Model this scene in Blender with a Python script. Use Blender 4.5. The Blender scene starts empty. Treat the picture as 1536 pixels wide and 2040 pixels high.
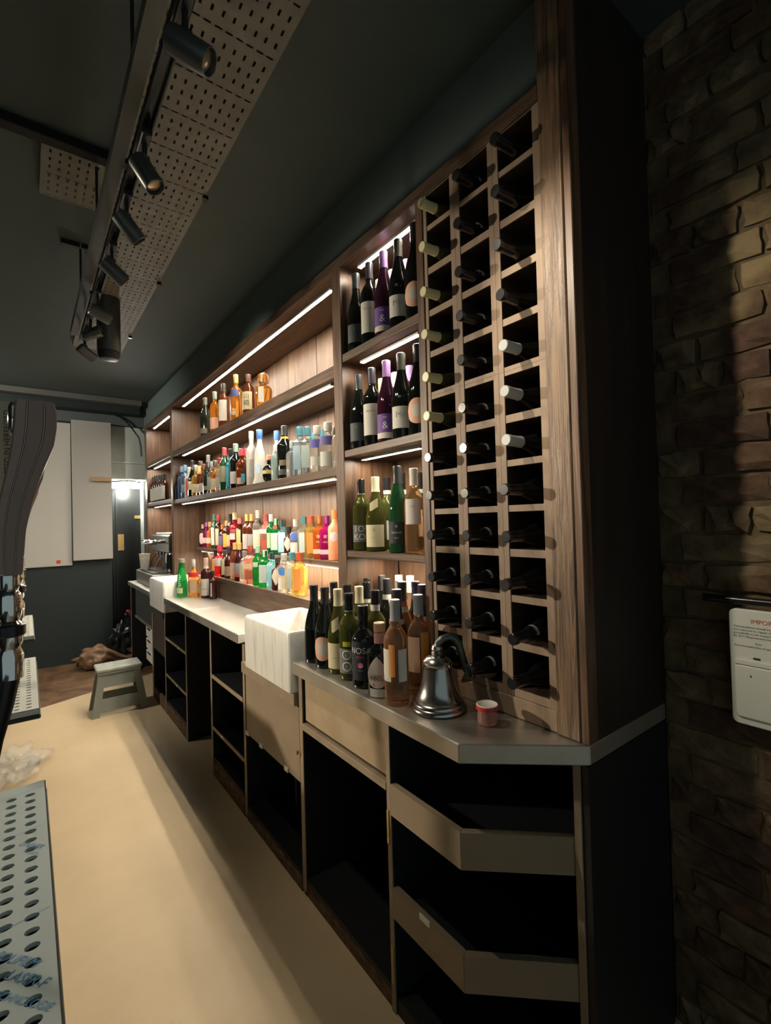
import bpy, bmesh, math, random
from mathutils import Vector, Matrix
rnd = random.Random(7)
sc = bpy.context.scene
COL = sc.collection
PI = math.pi

# ------------------------------------------------------------------ camera
cam_d = bpy.data.cameras.new('camera')
cam = bpy.data.objects.new('camera', cam_d); COL.objects.link(cam)
cam_d.sensor_fit = 'HORIZONTAL'; cam_d.sensor_width = 36.0
cam_d.lens = 36.0 * 944.26 / 1536.0
cam_d.clip_start = 0.02
YAW, PITCH, ROLL = math.radians(37.186), math.radians(0.971), math.radians(-1.513)
fw = Vector((math.sin(YAW)*math.cos(PITCH), math.cos(YAW)*math.cos(PITCH), math.sin(PITCH)))
r0 = Vector((math.cos(YAW), -math.sin(YAW), 0)); u0 = r0.cross(fw)
rt = r0*math.cos(ROLL) + u0*math.sin(ROLL); up = -r0*math.sin(ROLL) + u0*math.cos(ROLL)
M = Matrix((rt, up, -fw)).transposed().to_4x4(); M.translation = (0, 0, 1.475)
cam.matrix_world = M
sc.camera = cam

# ------------------------------------------------------------------ world, exposure
wd = bpy.data.worlds.new('world'); sc.world = wd; wd.use_nodes = True
wd.node_tree.nodes['Background'].inputs[0].default_value = (0.76, 0.95, 0.95, 1)
wd.node_tree.nodes['Background'].inputs[1].default_value = 0.11
vs = sc.view_settings
vs.view_transform = 'Standard'; vs.look = 'None'; vs.gamma = 1.0; vs.use_curve_mapping = False
vs.exposure = 1.28
LED_STRENGTH = 62.0

def lamp(name, kind, loc, energy, color, target=None, size=0.05, spot=1.0, blend=0.6):
    l = bpy.data.lights.new(name, kind); l.energy = energy; l.color = color
    if kind == 'SPOT':
        l.spot_size = spot; l.spot_blend = blend; l.shadow_soft_size = size
    elif kind == 'AREA':
        l.shape = 'DISK'; l.size = size
    else:
        l.shadow_soft_size = size
    o = bpy.data.objects.new(name, l); COL.objects.link(o); o.location = loc
    if target:
        o.rotation_euler = (Vector(target) - Vector(loc)).to_track_quat('-Z', 'Y').to_euler()
    return o

WARM = (1.0, 0.86, 0.66)
# ceiling lamps of the room on the customers' side of the bar, behind and left of the camera
lamp('room_lamp', 'SPOT', (-2.7, 4.7, 2.40), 330, WARM, (1.0, 1.5, 1.05), 0.08, 0.72, 0.6)
lamp('room_lamp', 'SPOT', (-1.6, 4.6, 2.75), 66, (1.0, 0.94, 0.83), (0.2, 6.0, 1.2), 0.06, 2.0)

# ------------------------------------------------------------------ materials
MATS = {}
def mat(name, color, rough=0.5, metal=0.0, trans=0.0, coat=0.0, ior=1.45, color2=None, scale=6.0, stretch=(1, 1, 1),
        bump=0.0, emit=None, strength=0.0, detail=5.0, lo=0.35, hi=0.65, spec=0.5, rough2=None, alpha=1.0, distort=0.0):
    if name in MATS: return MATS[name]
    m = bpy.data.materials.new(name); m.use_nodes = True
    nt = m.node_tree; b = nt.nodes['Principled BSDF']
    b.inputs['Base Color'].default_value = (*color, 1); b.inputs['Roughness'].default_value = rough
    b.inputs['Metallic'].default_value = metal; b.inputs['Transmission Weight'].default_value = trans
    b.inputs['Coat Weight'].default_value = coat; b.inputs['IOR'].default_value = ior
    b.inputs['Specular IOR Level'].default_value = spec; b.inputs['Alpha'].default_value = alpha
    if emit:
        b.inputs['Emission Color'].default_value = (*emit, 1); b.inputs['Emission Strength'].default_value = strength
    if color2 or bump:
        tc = nt.nodes.new('ShaderNodeTexCoord'); mp = nt.nodes.new('ShaderNodeMapping')
        mp.inputs['Scale'].default_value = stretch
        nz = nt.nodes.new('ShaderNodeTexNoise'); nz.inputs['Scale'].default_value = scale
        nz.inputs['Detail'].default_value = detail; nz.inputs['Roughness'].default_value = 0.62
        nz.inputs['Distortion'].default_value = distort
        nt.links.new(tc.outputs['Object'], mp.inputs[0]); nt.links.new(mp.outputs[0], nz.inputs[0])
        if color2:
            cr = nt.nodes.new('ShaderNodeValToRGB')
            cr.color_ramp.elements[0].position = lo; cr.color_ramp.elements[0].color = (*color2, 1)
            cr.color_ramp.elements[1].position = hi; cr.color_ramp.elements[1].color = (*color, 1)
            nt.links.new(nz.outputs[0], cr.inputs[0]); nt.links.new(cr.outputs[0], b.inputs['Base Color'])
        if rough2 is not None:
            mr = nt.nodes.new('ShaderNodeMapRange'); mr.inputs[3].default_value = rough; mr.inputs[4].default_value = rough2
            nt.links.new(nz.outputs[0], mr.inputs[0]); nt.links.new(mr.outputs[0], b.inputs['Roughness'])
        if bump:
            bp = nt.nodes.new('ShaderNodeBump'); bp.inputs['Strength'].default_value = bump; bp.inputs['Distance'].default_value = 0.01
            nt.links.new(nz.outputs[0], bp.inputs['Height']); nt.links.new(bp.outputs[0], b.inputs['Normal'])
    MATS[name] = m
    return m

def flat(c, rough=0.55):
    return mat('flat_%d_%d_%d_%d' % (*[int(x*1000) for x in c], int(rough*100)), c, rough)
def glass(c, trans=0.85, rough=0.04):
    return mat('glass_%d_%d_%d_%d' % (*[int(x*1000) for x in c], int(trans*100)), c, rough, trans=trans, ior=1.38)

M_wood_z = mat('stained_wood_upright', (0.150, 0.082, 0.046), 0.42, color2=(0.058, 0.030, 0.018), scale=5, stretch=(9, 9, 0.5), bump=0.12, distort=1.2)
M_wood_y = mat('stained_wood_shelf', (0.135, 0.078, 0.046), 0.42, color2=(0.055, 0.031, 0.019), scale=5, stretch=(9, 0.5, 9), bump=0.12, distort=1.2)
M_plank = [mat('stained_plank_%d' % i, c, 0.45, color2=tuple(x*0.5 for x in c), scale=4, stretch=(8, 10, 0.55), bump=0.10, distort=1.6)
           for i, c in enumerate([(0.205, 0.116, 0.066), (0.18, 0.098, 0.054), (0.23, 0.135, 0.079), (0.195, 0.110, 0.062)])]
M_post = mat('weathered_post', (0.235, 0.150, 0.088), 0.40, color2=(0.075, 0.044, 0.027), scale=6, stretch=(11, 11, 0.55), bump=0.25, distort=1.5)
M_rack = mat('beech_rack', (0.285, 0.204, 0.140), 0.55, color2=(0.23, 0.16, 0.108), scale=6, stretch=(6, 6, 1.2), bump=0.05)
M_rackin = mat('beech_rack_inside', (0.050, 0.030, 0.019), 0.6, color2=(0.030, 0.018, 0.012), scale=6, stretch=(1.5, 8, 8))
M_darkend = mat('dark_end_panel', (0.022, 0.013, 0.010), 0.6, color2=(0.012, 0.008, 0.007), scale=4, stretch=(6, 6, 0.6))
M_black = mat('black_board', (0.008, 0.009, 0.012), 0.5)
M_lip = mat('board_edging', (0.30, 0.235, 0.160), 0.5, color2=(0.24, 0.185, 0.125), scale=12)
M_panel = mat('ply_panel', (0.44, 0.34, 0.215), 0.45, color2=(0.33, 0.245, 0.15), scale=3, stretch=(1, 1.4, 1.4), detail=6)
M_panel2 = mat('ply_panel_dull', (0.26, 0.20, 0.135), 0.5, color2=(0.22, 0.17, 0.115), scale=3)
M_steel = mat('brushed_steel', (0.56, 0.54, 0.49), 0.26, metal=0.84, color2=(0.46, 0.445, 0.40), scale=5, stretch=(1.5, 1.5, 1.5), rough2=0.46)
M_chrome = mat('chrome', (0.75, 0.75, 0.74), 0.09, metal=1.0)
M_chrome2 = mat('dull_chrome', (0.45, 0.44, 0.42), 0.22, metal=1.0)
M_brass = mat('brass', (0.60, 0.43, 0.17), 0.35, metal=0.8)
M_floor = mat('beige_screed', (0.56, 0.435, 0.265), 0.55, color2=(0.50, 0.385, 0.23), scale=2.2, bump=0.02, detail=8)
M_floor2 = mat('worn_brown_vinyl', (0.20, 0.115, 0.06), 0.5, color2=(0.075, 0.040, 0.022), scale=5, detail=10, distort=0.8)
M_ceil = mat('dark_green_ceiling', (0.060, 0.086, 0.082), 0.62, color2=(0.053, 0.076, 0.072), scale=1.5, bump=0.03)
M_wallgreen = mat('dark_green_paint', (0.019, 0.028, 0.028), 0.5)
M_wallblue = mat('slate_paint', (0.085, 0.105, 0.105), 0.6)
M_pale = mat('pale_grey_paint', (0.50, 0.54, 0.50), 0.6)
M_white = mat('white_plastic', (0.66, 0.65, 0.60), 0.4)
M_ceramic = mat('white_ceramic', (0.74, 0.73, 0.68), 0.22, color2=(0.55, 0.54, 0.50), scale=7, stretch=(1, 6, 0.6), lo=0.30, hi=0.5)
M_tray = mat('painted_cable_tray', (0.21, 0.20, 0.165), 0.5, color2=(0.17, 0.165, 0.135), scale=9)
M_blackmetal = mat('black_metal', (0.028, 0.032, 0.034), 0.38, metal=0.3)
M_greymetal = mat('dark_grey_metal', (0.075, 0.083, 0.082), 0.35, metal=0.4)
M_mortar = mat('old_mortar', (0.17, 0.125, 0.065), 0.9, color2=(0.085, 0.06, 0.035), scale=14, bump=0.8, detail=8)
M_brick = [mat('brick_%d' % i, c, 0.9, color2=tuple(x*0.45 for x in c), scale=22, bump=0.7, detail=8, lo=0.3)
           for i, c in enumerate([(0.165, 0.100, 0.056), (0.140, 0.080, 0.048), (0.20, 0.135, 0.075), (0.120, 0.068, 0.046), (0.22, 0.16, 0.09)])]
for m_ in M_brick:                                   # old lime smears left across the bricks
    nt = m_.node_tree; b_ = nt.nodes['Principled BSDF']; src = b_.inputs['Base Color'].links[0].from_socket
    g_ = nt.nodes.new('ShaderNodeNewGeometry'); n_ = nt.nodes.new('ShaderNodeTexNoise'); n_.inputs['Scale'].default_value = 4.2; n_.inputs['Detail'].default_value = 7.0
    c_ = nt.nodes.new('ShaderNodeValToRGB'); c_.color_ramp.elements[0].position = 0.54; c_.color_ramp.elements[1].position = 0.66
    x_ = nt.nodes.new('ShaderNodeMix'); x_.data_type = 'RGBA'; x_.inputs['B'].default_value = (0.24, 0.18, 0.095, 1)
    nt.links.new(g_.outputs['Position'], n_.inputs['Vector']); nt.links.new(n_.outputs[0], c_.inputs[0]); nt.links.new(c_.outputs[0], x_.inputs['Factor'])
    nt.links.new(src, x_.inputs['A']); nt.links.new(x_.outputs['Result'], b_.inputs['Base Color'])
M_led = mat('led_diffuser', (0.9, 0.9, 0.9), 0.5, emit=(1.0, 0.885, 0.715), strength=LED_STRENGTH)
M_dome = mat('lamp_glass', (0.9, 0.9, 0.9), 0.4, emit=(1.0, 0.95, 0.85), strength=14.0)
M_lens = mat('spot_lens', (0.55, 0.45, 0.30), 0.25, metal=0.6)
M_darkglass = mat('dark_bottle_glass', (0.006, 0.007, 0.006), 0.05, coat=0.3)
M_darkred = mat('dark_red_wine_glass', (0.030, 0.007, 0.018), 0.05, coat=0.3)
M_olive = mat('olive_bottle_glass', (0.080, 0.085, 0.018), 0.04, trans=0.5, ior=1.38)
M_green = mat('green_bottle_glass', (0.02, 0.36, 0.07), 0.04, trans=0.75, ior=1.38)
M_rose = mat('rose_wine_glass', (0.98, 0.58, 0.34), 0.03, trans=0.92, ior=1.36)
M_amber = mat('amber_spirit', (0.85, 0.36, 0.055), 0.03, trans=0.85, ior=1.36)
M_brown = mat('brown_spirit', (0.22, 0.055, 0.018), 0.04, trans=0.6, ior=1.38)
M_clear = mat('clear_spirit', (0.92, 0.95, 0.93), 0.03, trans=0.93, ior=1.36)
M_frost = mat('frosted_spirit', (0.78, 0.80, 0.77), 0.45, trans=0.55, ior=1.38)
M_yellow = mat('yellow_spirit', (0.95, 0.68, 0.16), 0.03, trans=0.85, ior=1.36)
M_capblack = mat('black_cap', (0.012, 0.012, 0.014), 0.25)

# ------------------------------------------------------------------ mesh helpers
WLOC = {}
def link(o, parent=None):
    COL.objects.link(o)
    if parent: o.parent = parent
    return o
def tag(o, label=None, cat=None, group=None, kind=None):
    if label: o['label'] = label
    if cat: o['category'] = cat
    if group: o['group'] = group
    if kind: o['kind'] = kind
    return o
def thing(name, loc, label, cat, group=None, rz=0.0):
    o = bpy.data.objects.new(name, None); o.empty_display_size = 0.05
    o.location = loc; o.rotation_euler = (0, 0, rz); link(o)
    WLOC[o.name] = Vector(loc)
    return tag(o, label, cat, group)

class MB:
    def __init__(s): s.v = []; s.f = []; s.sm = []
    def add(s, vs, fs, smooth=False):
        n = len(s.v); s.v += [tuple(x) for x in vs]
        s.f += [tuple(i+n for i in f) for f in fs]; s.sm += [smooth]*len(fs); return s
    def box(s, x0, x1, y0, y1, z0, z1):
        return s.add([(x0,y0,z0),(x1,y0,z0),(x1,y1,z0),(x0,y1,z0),(x0,y0,z1),(x1,y0,z1),(x1,y1,z1),(x0,y1,z1)],
                     [(0,3,2,1),(4,5,6,7),(0,1,5,4),(1,2,6,5),(2,3,7,6),(3,0,4,7)])
    def prism(s, poly, z0, z1):            # poly in xy, counter-clockwise
        n = len(poly)
        return s.add([(x,y,z0) for x,y in poly]+[(x,y,z1) for x,y in poly],
                     [tuple(range(n-1,-1,-1)), tuple(range(n,2*n))]+[(i,(i+1)%n,n+(i+1)%n,n+i) for i in range(n)])
    def prism_y(s, poly, y0, y1):          # poly in xz
        n = len(poly)
        return s.add([(x,y0,z) for x,z in poly]+[(x,y1,z) for x,z in poly],
                     [tuple(range(n)), tuple(range(2*n-1,n-1,-1))]+[(i,n+i,n+(i+1)%n,(i+1)%n) for i in range(n)])
    def prism_x(s, poly, x0, x1):          # poly in yz
        n = len(poly)
        return s.add([(x0,y,z) for y,z in poly]+[(x1,y,z) for y,z in poly],
                     [tuple(range(n-1,-1,-1)), tuple(range(n,2*n))]+[(i,(i+1)%n,n+(i+1)%n,n+i) for i in range(n)])
    def lathe(s, prof, seg=20, c=(0,0,0), sq=0.0, axis='z', a0=0.0):
        vs = []; n = len(prof)
        for i in range(seg):
            a = 2*PI*i/seg + a0; k = 1.0
            if sq: k = (abs(math.cos(a))**sq + abs(math.sin(a))**sq)**(-1.0/sq)
            for r, z in prof:
                p = (r*k*math.cos(a), r*k*math.sin(a), z)
                if axis == 'x': p = (p[2], p[0], p[1])
                if axis == 'y': p = (p[1], p[2], p[0])
                vs.append((p[0]+c[0], p[1]+c[1], p[2]+c[2]))
        fs = []
        for i in range(seg):
            j = (i+1) % seg
            for k2 in range(n-1):
                fs.append((i*n+k2, j*n+k2, j*n+k2+1, i*n+k2+1))
        fs.append(tuple(i*n for i in range(seg-1,-1,-1)))
        fs.append(tuple(i*n+n-1 for i in range(seg)))
        return s.add(vs, fs, True)
    def tube(s, pts, r, seg=8, closed=False):
        pts = [Vector(p) for p in pts]; n = len(pts); vs = []
        for i, p in enumerate(pts):
            t = (pts[min(i+1,n-1)] - pts[max(i-1,0)]).normalized()
            u = t.orthogonal().normalized() if i == 0 else (u - t*u.dot(t)).normalized()
            w = t.cross(u); rr = r[i] if isinstance(r, (list, tuple)) else r
            for k in range(seg):
                a = 2*PI*k/seg; vs.append(p + (u*math.cos(a)+w*math.sin(a))*rr)
        fs = [(i*seg+k, i*seg+(k+1)%seg, (i+1)*seg+(k+1)%seg, (i+1)*seg+k) for i in range(n-1) for k in range(seg)]
        fs.append(tuple(range(seg-1,-1,-1))); fs.append(tuple((n-1)*seg+k for k in range(seg)))
        return s.add(vs, fs, True)
    def mesh(s, name, off=(0,0,0)):
        me = bpy.data.meshes.new(name)
        me.from_pydata([(x-off[0], y-off[1], z-off[2]) for x,y,z in s.v], [], s.f); me.update()
        me.polygons.foreach_set('use_smooth', s.sm)
        return me
    def build(s, name, m, parent=None, local=False, bevel=0.0, label=None):
        off = (0,0,0) if (parent is None or local) else WLOC.get(parent.name, Vector((0,0,0)))
        me = s.mesh(name, off)
        if bevel:
            bm = bmesh.new(); bm.from_mesh(me)
            bmesh.ops.recalc_face_normals(bm, faces=bm.faces)
            bmesh.ops.bevel(bm, geom=[e for e in bm.edges if len(e.link_faces) == 2 and e.calc_face_angle(0) > 0.6], offset=bevel, segments=1, affect='EDGES')
            bm.to_mesh(me); bm.free()
        if any(s.sm):
            me.set_sharp_from_angle(angle=0.7)
        me.materials.append(m)
        o = bpy.data.objects.new(name, me); link(o, parent)
        WLOC[o.name] = Vector(off) if parent is not None else Vector((0,0,0))
        if label: o['label'] = label
        return o
def struct(name, mb, m, **k):
    o = mb.build(name, m, **k); o['kind'] = 'structure'; return o
def B(*a): return MB().box(*a)

_TXT = {}
def text_mesh(body, size, shear=0.0, spacing=1.0):
    key = (body, size, shear, spacing)
    if key in _TXT: return _TXT[key]
    cu = bpy.data.curves.new('lettering', 'FONT'); cu.body = body; cu.size = size
    cu.align_x = 'CENTER'; cu.align_y = 'CENTER'; cu.shear = shear; cu.space_character = spacing; cu.resolution_u = 3
    o = bpy.data.objects.new('lettering', cu); COL.objects.link(o)
    dg = bpy.context.evaluated_depsgraph_get()
    me = bpy.data.meshes.new_from_object(o.evaluated_get(dg))
    vs = [tuple(v.co) for v in me.vertices]; fs = [tuple(p.vertices) for p in me.polygons]
    bpy.data.objects.remove(o); bpy.data.curves.remove(cu); bpy.data.meshes.remove(me)
    _TXT[key] = (vs, fs); return vs, fs
def text_obj(body, size, m, parent, place, name='lettering', **k):
    """place maps flat (u, v) to a point in the parent's space"""
    vs, fs = text_mesh(body, size, **k)
    mb = MB().add([place(x, y) for x, y, z in vs], fs)
    return mb.build(name, m, parent, local=True)

# ------------------------------------------------------------------ the room
XR, XW, CEIL, YF = 1.07, 1.50, 2.90, 6.25
# floor: beige sheet up to a slanting edge, old brown vinyl behind it
struct('floor', MB().prism([(-3.2,-1.5),(XW,-1.5),(XW,5.47),(-3.2,3.50)], -0.05, 0.0), M_floor)
struct('floor_far', MB().prism([(-3.2,3.50),(XW,5.47),(XW,7.2),(-3.2,7.2)], -0.05, -0.003), M_floor2)
struct('ceiling', B(-3.2, XW, -1.5, 7.2, CEIL, CEIL+0.06), M_ceil)
struct('wall_bar', B(XW, XW+0.1, 0.63, 7.2, 0, CEIL), M_wallgreen)
struct('wall_far', B(-3.2, 0.78, YF, YF+0.12, 0, CEIL), M_wallgreen)
struct('wall_far_upper', B(-3.2, XW, YF-0.012, YF, 2.655, CEIL), M_wallblue)
struct('wall_left', B(-3.3, -3.2, -1.5, 7.2, 0, CEIL), M_wallgreen)
struct('wall_hall', B(0.78, XW, 6.72, 6.82, 0, CEIL), M_wallgreen)
struct('trim_1', B(-3.2, 1.06, 5.93, YF-0.013, 2.845, CEIL), mat('cornice_paint', (0.10, 0.105, 0.092), 0.55))
struct('trim_2', B(-3.2, 1.06, 6.05, YF-0.013, 2.77, 2.844), M_wallgreen)
# bulkhead over the shelving
struct('wall_bulkhead', B(1.135, XW, 0.646, YF-0.02, 2.602, CEIL), mat('bulkhead_paint', (0.115, 0.155, 0.145), 0.6))
# lowered pale box above the hall doorway
hb = struct('trim_3', B(0.785, XW, YF+0.02, YF+0.3, 2.035, 2.65), M_pale)
B(0.785, XW, YF+0.005, YF+0.02, 2.222, 2.236).build('ledge', M_white, hb)

# ------------------------------------------------------------------ brick wall at the right
bw = struct('wall_right', B(XW-0.004, XW+0.1, -0.7, 0.63, 0, CEIL), M_mortar)
def brick_mesh(seed, ln, ht_):
    r = random.Random(seed); nu, nv = 4, 3; vs = []; fs = []
    for j in range(nv+1):
        for i in range(nu+1):
            edge = i in (0, nu) or j in (0, nv)
            y = (i/nu-0.5)*ln + r.uniform(-1,1)*(0.005 if edge else 0.008)
            z = (j/nv-0.5)*ht_ + r.uniform(-1,1)*(0.004 if edge else 0.006)
            vs.append((-(r.uniform(0.003,0.008) if edge else r.uniform(0.008,0.018)), y, z))
    n = len(vs)
    ring = [i for i in range(nu+1)] + [nu+(nu+1)*j for j in range(1,nv+1)] + [nv*(nu+1)+i for i in range(nu-1,-1,-1)] + [(nu+1)*j for j in range(nv-1,0,-1)]
    for k in ring: vs.append((0.012, vs[k][1], vs[k][2]))
    for j in range(nv):
        for i in range(nu):
            a = j*(nu+1)+i; fs.append((a, a+nu+1, a+nu+2, a+1))
    L = len(ring)
    for k in range(L): fs.append((ring[k], ring[(k+1)%L], n+(k+1)%L, n+k))
    me = bpy.data.meshes.new('brick'); me.from_pydata(vs, [], fs); me.update()
    return me
BRICKS = [[brick_mesh(s*7+k, [0.205, 0.10][k], 0.066) for s in range(7)] for k in range(2)]
for k in range(2):
    for i, me in enumerate(BRICKS[k]): me.materials.append(M_brick[(i*3+k) % 5])
zc = 0.042; row = 0
while zc < CEIL-0.03:
    y = 0.625 if row % 2 == 0 else 0.572
    while y > -0.6:
        k = 1 if (row % 5 == 3 or (y > 0.6 and row % 2 == 0 and row % 4 == 0)) else 0
        ln = [0.205, 0.10][k]
        o = bpy.data.objects.new('brick', rnd.choice(BRICKS[k])); link(o, bw)
        o.location = (XW-0.006+rnd.uniform(-0.004, 0.006), y-ln/2-0.004, zc); o.rotation_euler = (rnd.uniform(-0.02,0.02), 0, 0)
        y -= ln + 0.013
    zc += 0.0785; row += 1

# ------------------------------------------------------------------ shelving unit
su = thing('shelving_unit', (1.2, 3.2, 0.92), 'dark stained wooden back bar shelving with lit bays along the wall', 'shelving')
POSTS = [(1.165, 1.200), (1.690, 1.757), (4.610, 4.685), (5.760, 5.850)]
for y0, y1 in POSTS:
    z0 = 0.921
    B(XR, 1.348, y0, y1, z0, 2.555).build('upright', M_wood_z, su, bevel=0.002)
B(XR, 1.348, 0.711, 5.85, 2.5555, 2.601).build('header', M_wood_y, su, bevel=0.002)
for (y0, y1, zs) in [(1.2005, 1.6895, [(2.145, 2.180), (1.742, 1.772), (1.325, 1.352)]),
                     (1.7575, 4.6095, [(2.100, 2.155), (1.672, 1.710)]),
                     (4.6855, 5.7595, [(2.120, 2.160), (1.690, 1.728)])]:
    for z0, z1 in zs:
        B(XR+0.004, 1.348, y0, y1, z0, z1).build('shelf', M_wood_y, su, bevel=0.002)
# upright back boards, one by one
for y0, y1 in ((1.2005, 1.6895), (1.7575, 4.6095), (4.6855, 5.7595)):
    n = max(4, round((y1-y0)/0.092)); w = (y1-y0)/n
    for i in range(n):
        d = rnd.uniform(0, 0.004)
        B(1.349+d, 1.372, y0+i*w+0.001, y0+(i+1)*w-0.001, 0.921, 2.555).build('back_board', rnd.choice(M_plank), su)
# right-hand end: face post, edge board and the dark end panel
B(XR-0.004, 1.118, 0.646, 0.710, 0.921, 2.895).build('face_post', M_post, su, bevel=0.003)
B(XR-0.002, 1.110, 0.624, 0.645, 0.921, 2.895).build('edge_board', M_wood_z, su, bevel=0.002)
B(1.111, 1.488, 0.626, 0.644, 0.921, 2.895).build('end_panel', M_darkend, su)
B(XR+0.002, 1.10, 0.711, 1.1645, 0.921, 0.976).build('kick_board', M_rack, su, bevel=0.002)
# bottle steps at the back of the middle bay
B(1.150, 1.168, 2.17, 3.88, 0.921, 1.062).build('riser_board', M_wood_y, su, bevel=0.001)
B(1.147, 1.345, 2.17, 3.88, 1.0625, 1.075).build('step_board', M_wood_y, su, bevel=0.001)
B(1.250, 1.348, 1.758, 4.56, 1.246, 1.270).build('step_board', M_wood_y, su, bevel=0.001)
for y in (4.30, 2.06):
    MB().prism_y([(1.276, 1.245), (1.347, 1.245), (1.347, 1.08), (1.325, 1.08)][::-1], y, y+0.02).build('bracket', M_wood_z, su)

# ------------------------------------------------------------------ LED strips
M_channel = mat('led_channel', (.45,.43,.40), .4, metal=.6)
def led(x, y0, y1, z, label):
    t = thing('led_strip', (x, (y0+y1)/2, z-0.012), label, 'light strip', 'led strips under the shelves')
    B(x-0.0105, x+0.0105, y0, y1, z-0.002, z-0.0003).build('channel', M_channel, t)
    for xa in (x-0.0105, x+0.0090): B(xa, xa+0.0015, y0, y1, z-0.0105, z-0.0021).build('channel_wall', M_channel, t)
    B(x-0.0086, x+0.0086, y0+0.002, y1-0.002, z-0.0110, z-0.0022).build('diffuser', M_led, t)
    for ya in (y0-0.002, y1): B(x-0.0105, x+0.0105, ya, ya+0.002, z-0.0120, z-0.0003).build('end_cap', M_channel, t)
led(1.140, 1.865, 4.47, 2.555, 'long glowing light strip under the top board of the spirits bay')
led(1.112, 1.840, 4.39, 2.100, 'long glowing light strip under the upper spirits shelf')
led(1.102, 1.800, 4.39, 1.672, 'long glowing light strip under the lower spirits shelf above the gins')
led(1.137, 1.265, 1.635, 2.555, 'short light strip at the very top of the red wine bay')
led(1.128, 1.258, 1.620, 2.145, 'short light strip under the top shelf of red wines')
led(1.145, 1.280, 1.655, 1.742, 'short light strip above the white and rose wines')
led(1.200, 1.270, 1.640, 1.325, 'light strip hidden under the lowest wine shelf, lighting the boards behind the bottles')
led(1.262, 1.850, 4.40, 1.246, 'light strip hidden under the raised bottle step')
led(1.130, 4.93, 5.65, 2.555, 'short light strip at the top of the far narrow bay')
led(1.140, 4.95, 5.70, 2.120, 'short light strip above the six alike bottles in the far bay')
led(1.140, 4.95, 5.70, 1.690, 'short light strip lowest in the far bay above the coffee machine')

# ------------------------------------------------------------------ wine rack: three columns, each an upper and a lower box
ROWS = [(0.999,1.109),(1.129,1.238),(1.257,1.364),(1.385,1.489),(1.507,1.615),(1.633,1.737),(1.759,1.870),
        (1.894,2.010),(2.030,2.146),(2.167,2.287),(2.309,2.433),(2.450,2.553)]
COLS = [(1.039,1.150),(0.886,1.0006),(0.733,0.849)]
CN = ['left', 'middle', 'right']
for ci, (y0, y1) in enumerate(COLS):
    ya = [1.0205, 0.8680, 0.7115][ci]; yb = [1.1640, 1.0195, 0.8670][ci]
    for part, rows in (('lower', ROWS[:7]), ('upper', ROWS[7:])):
        zb = rows[0][0]-0.012 if part == 'upper' else rows[0][0]-0.022
        zt = rows[-1][1]+0.0115 if part == 'lower' else 2.5550
        t = thing('wine_rack', (1.2, (y0+y1)/2, zb), 'tan wooden pigeonhole wine rack, %s box of the %s column' % (part, CN[ci]), 'wine rack', 'pigeonhole wine rack boxes')
        for sa, sb in ((ya, y0), (y1, yb)):
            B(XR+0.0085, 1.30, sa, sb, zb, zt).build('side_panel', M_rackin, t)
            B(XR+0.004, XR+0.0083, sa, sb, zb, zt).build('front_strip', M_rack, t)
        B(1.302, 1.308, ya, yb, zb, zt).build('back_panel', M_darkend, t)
        edges = [zb] + [z for r in rows for z in r] + [zt]
        for k in range(0, len(edges), 2):
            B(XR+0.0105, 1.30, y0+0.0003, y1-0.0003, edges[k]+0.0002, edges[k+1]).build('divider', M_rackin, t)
            B(XR+0.006, XR+0.0103, y0+0.0003, y1-0.0003, edges[k]+0.0002, edges[k+1]).build('front_strip', M_rack, t)

# ------------------------------------------------------------------ worktops
t = thing('worktop', (0.95, 3.1, 0.87), 'brushed steel worktop with a bright joint between the two white sinks', 'worktop')
B(0.84, 1.149, 2.365, 3.262, 0.872, 0.920).build('steel_sheet', M_steel, t, bevel=0.003)
B(0.84, 1.149, 3.268, 3.972, 0.872, 0.920).build('steel_sheet', M_steel, t, bevel=0.003)
B(0.842, 1.149, 3.263, 3.267, 0.873, 0.9205).build('joint_strip', M_chrome, t)
B(1.1495, 1.372, 1.76, 4.515, 0.880, 0.9195).build('back_ledge', M_steel, t)
t = thing('worktop', (1.1, 1.2, 0.87), 'steel worktop with cut-off corner carrying wine bottles and the bell', 'worktop')
MB().prism([(0.841,0.837),(1.074,0.628),(1.488,0.628),(1.488,1.752),(0.841,1.752)], 0.870, 0.9195).build('steel_sheet', M_steel, t, bevel=0.003)
t = thing('worktop', (0.95, 5.0, 0.86), 'narrow steel worktop under the coffee machine at the far end', 'worktop')
B(0.84, 1.49, 4.52, 5.60, 0.868, 0.908).build('steel_sheet', M_steel, t, bevel=0.003)

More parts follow.
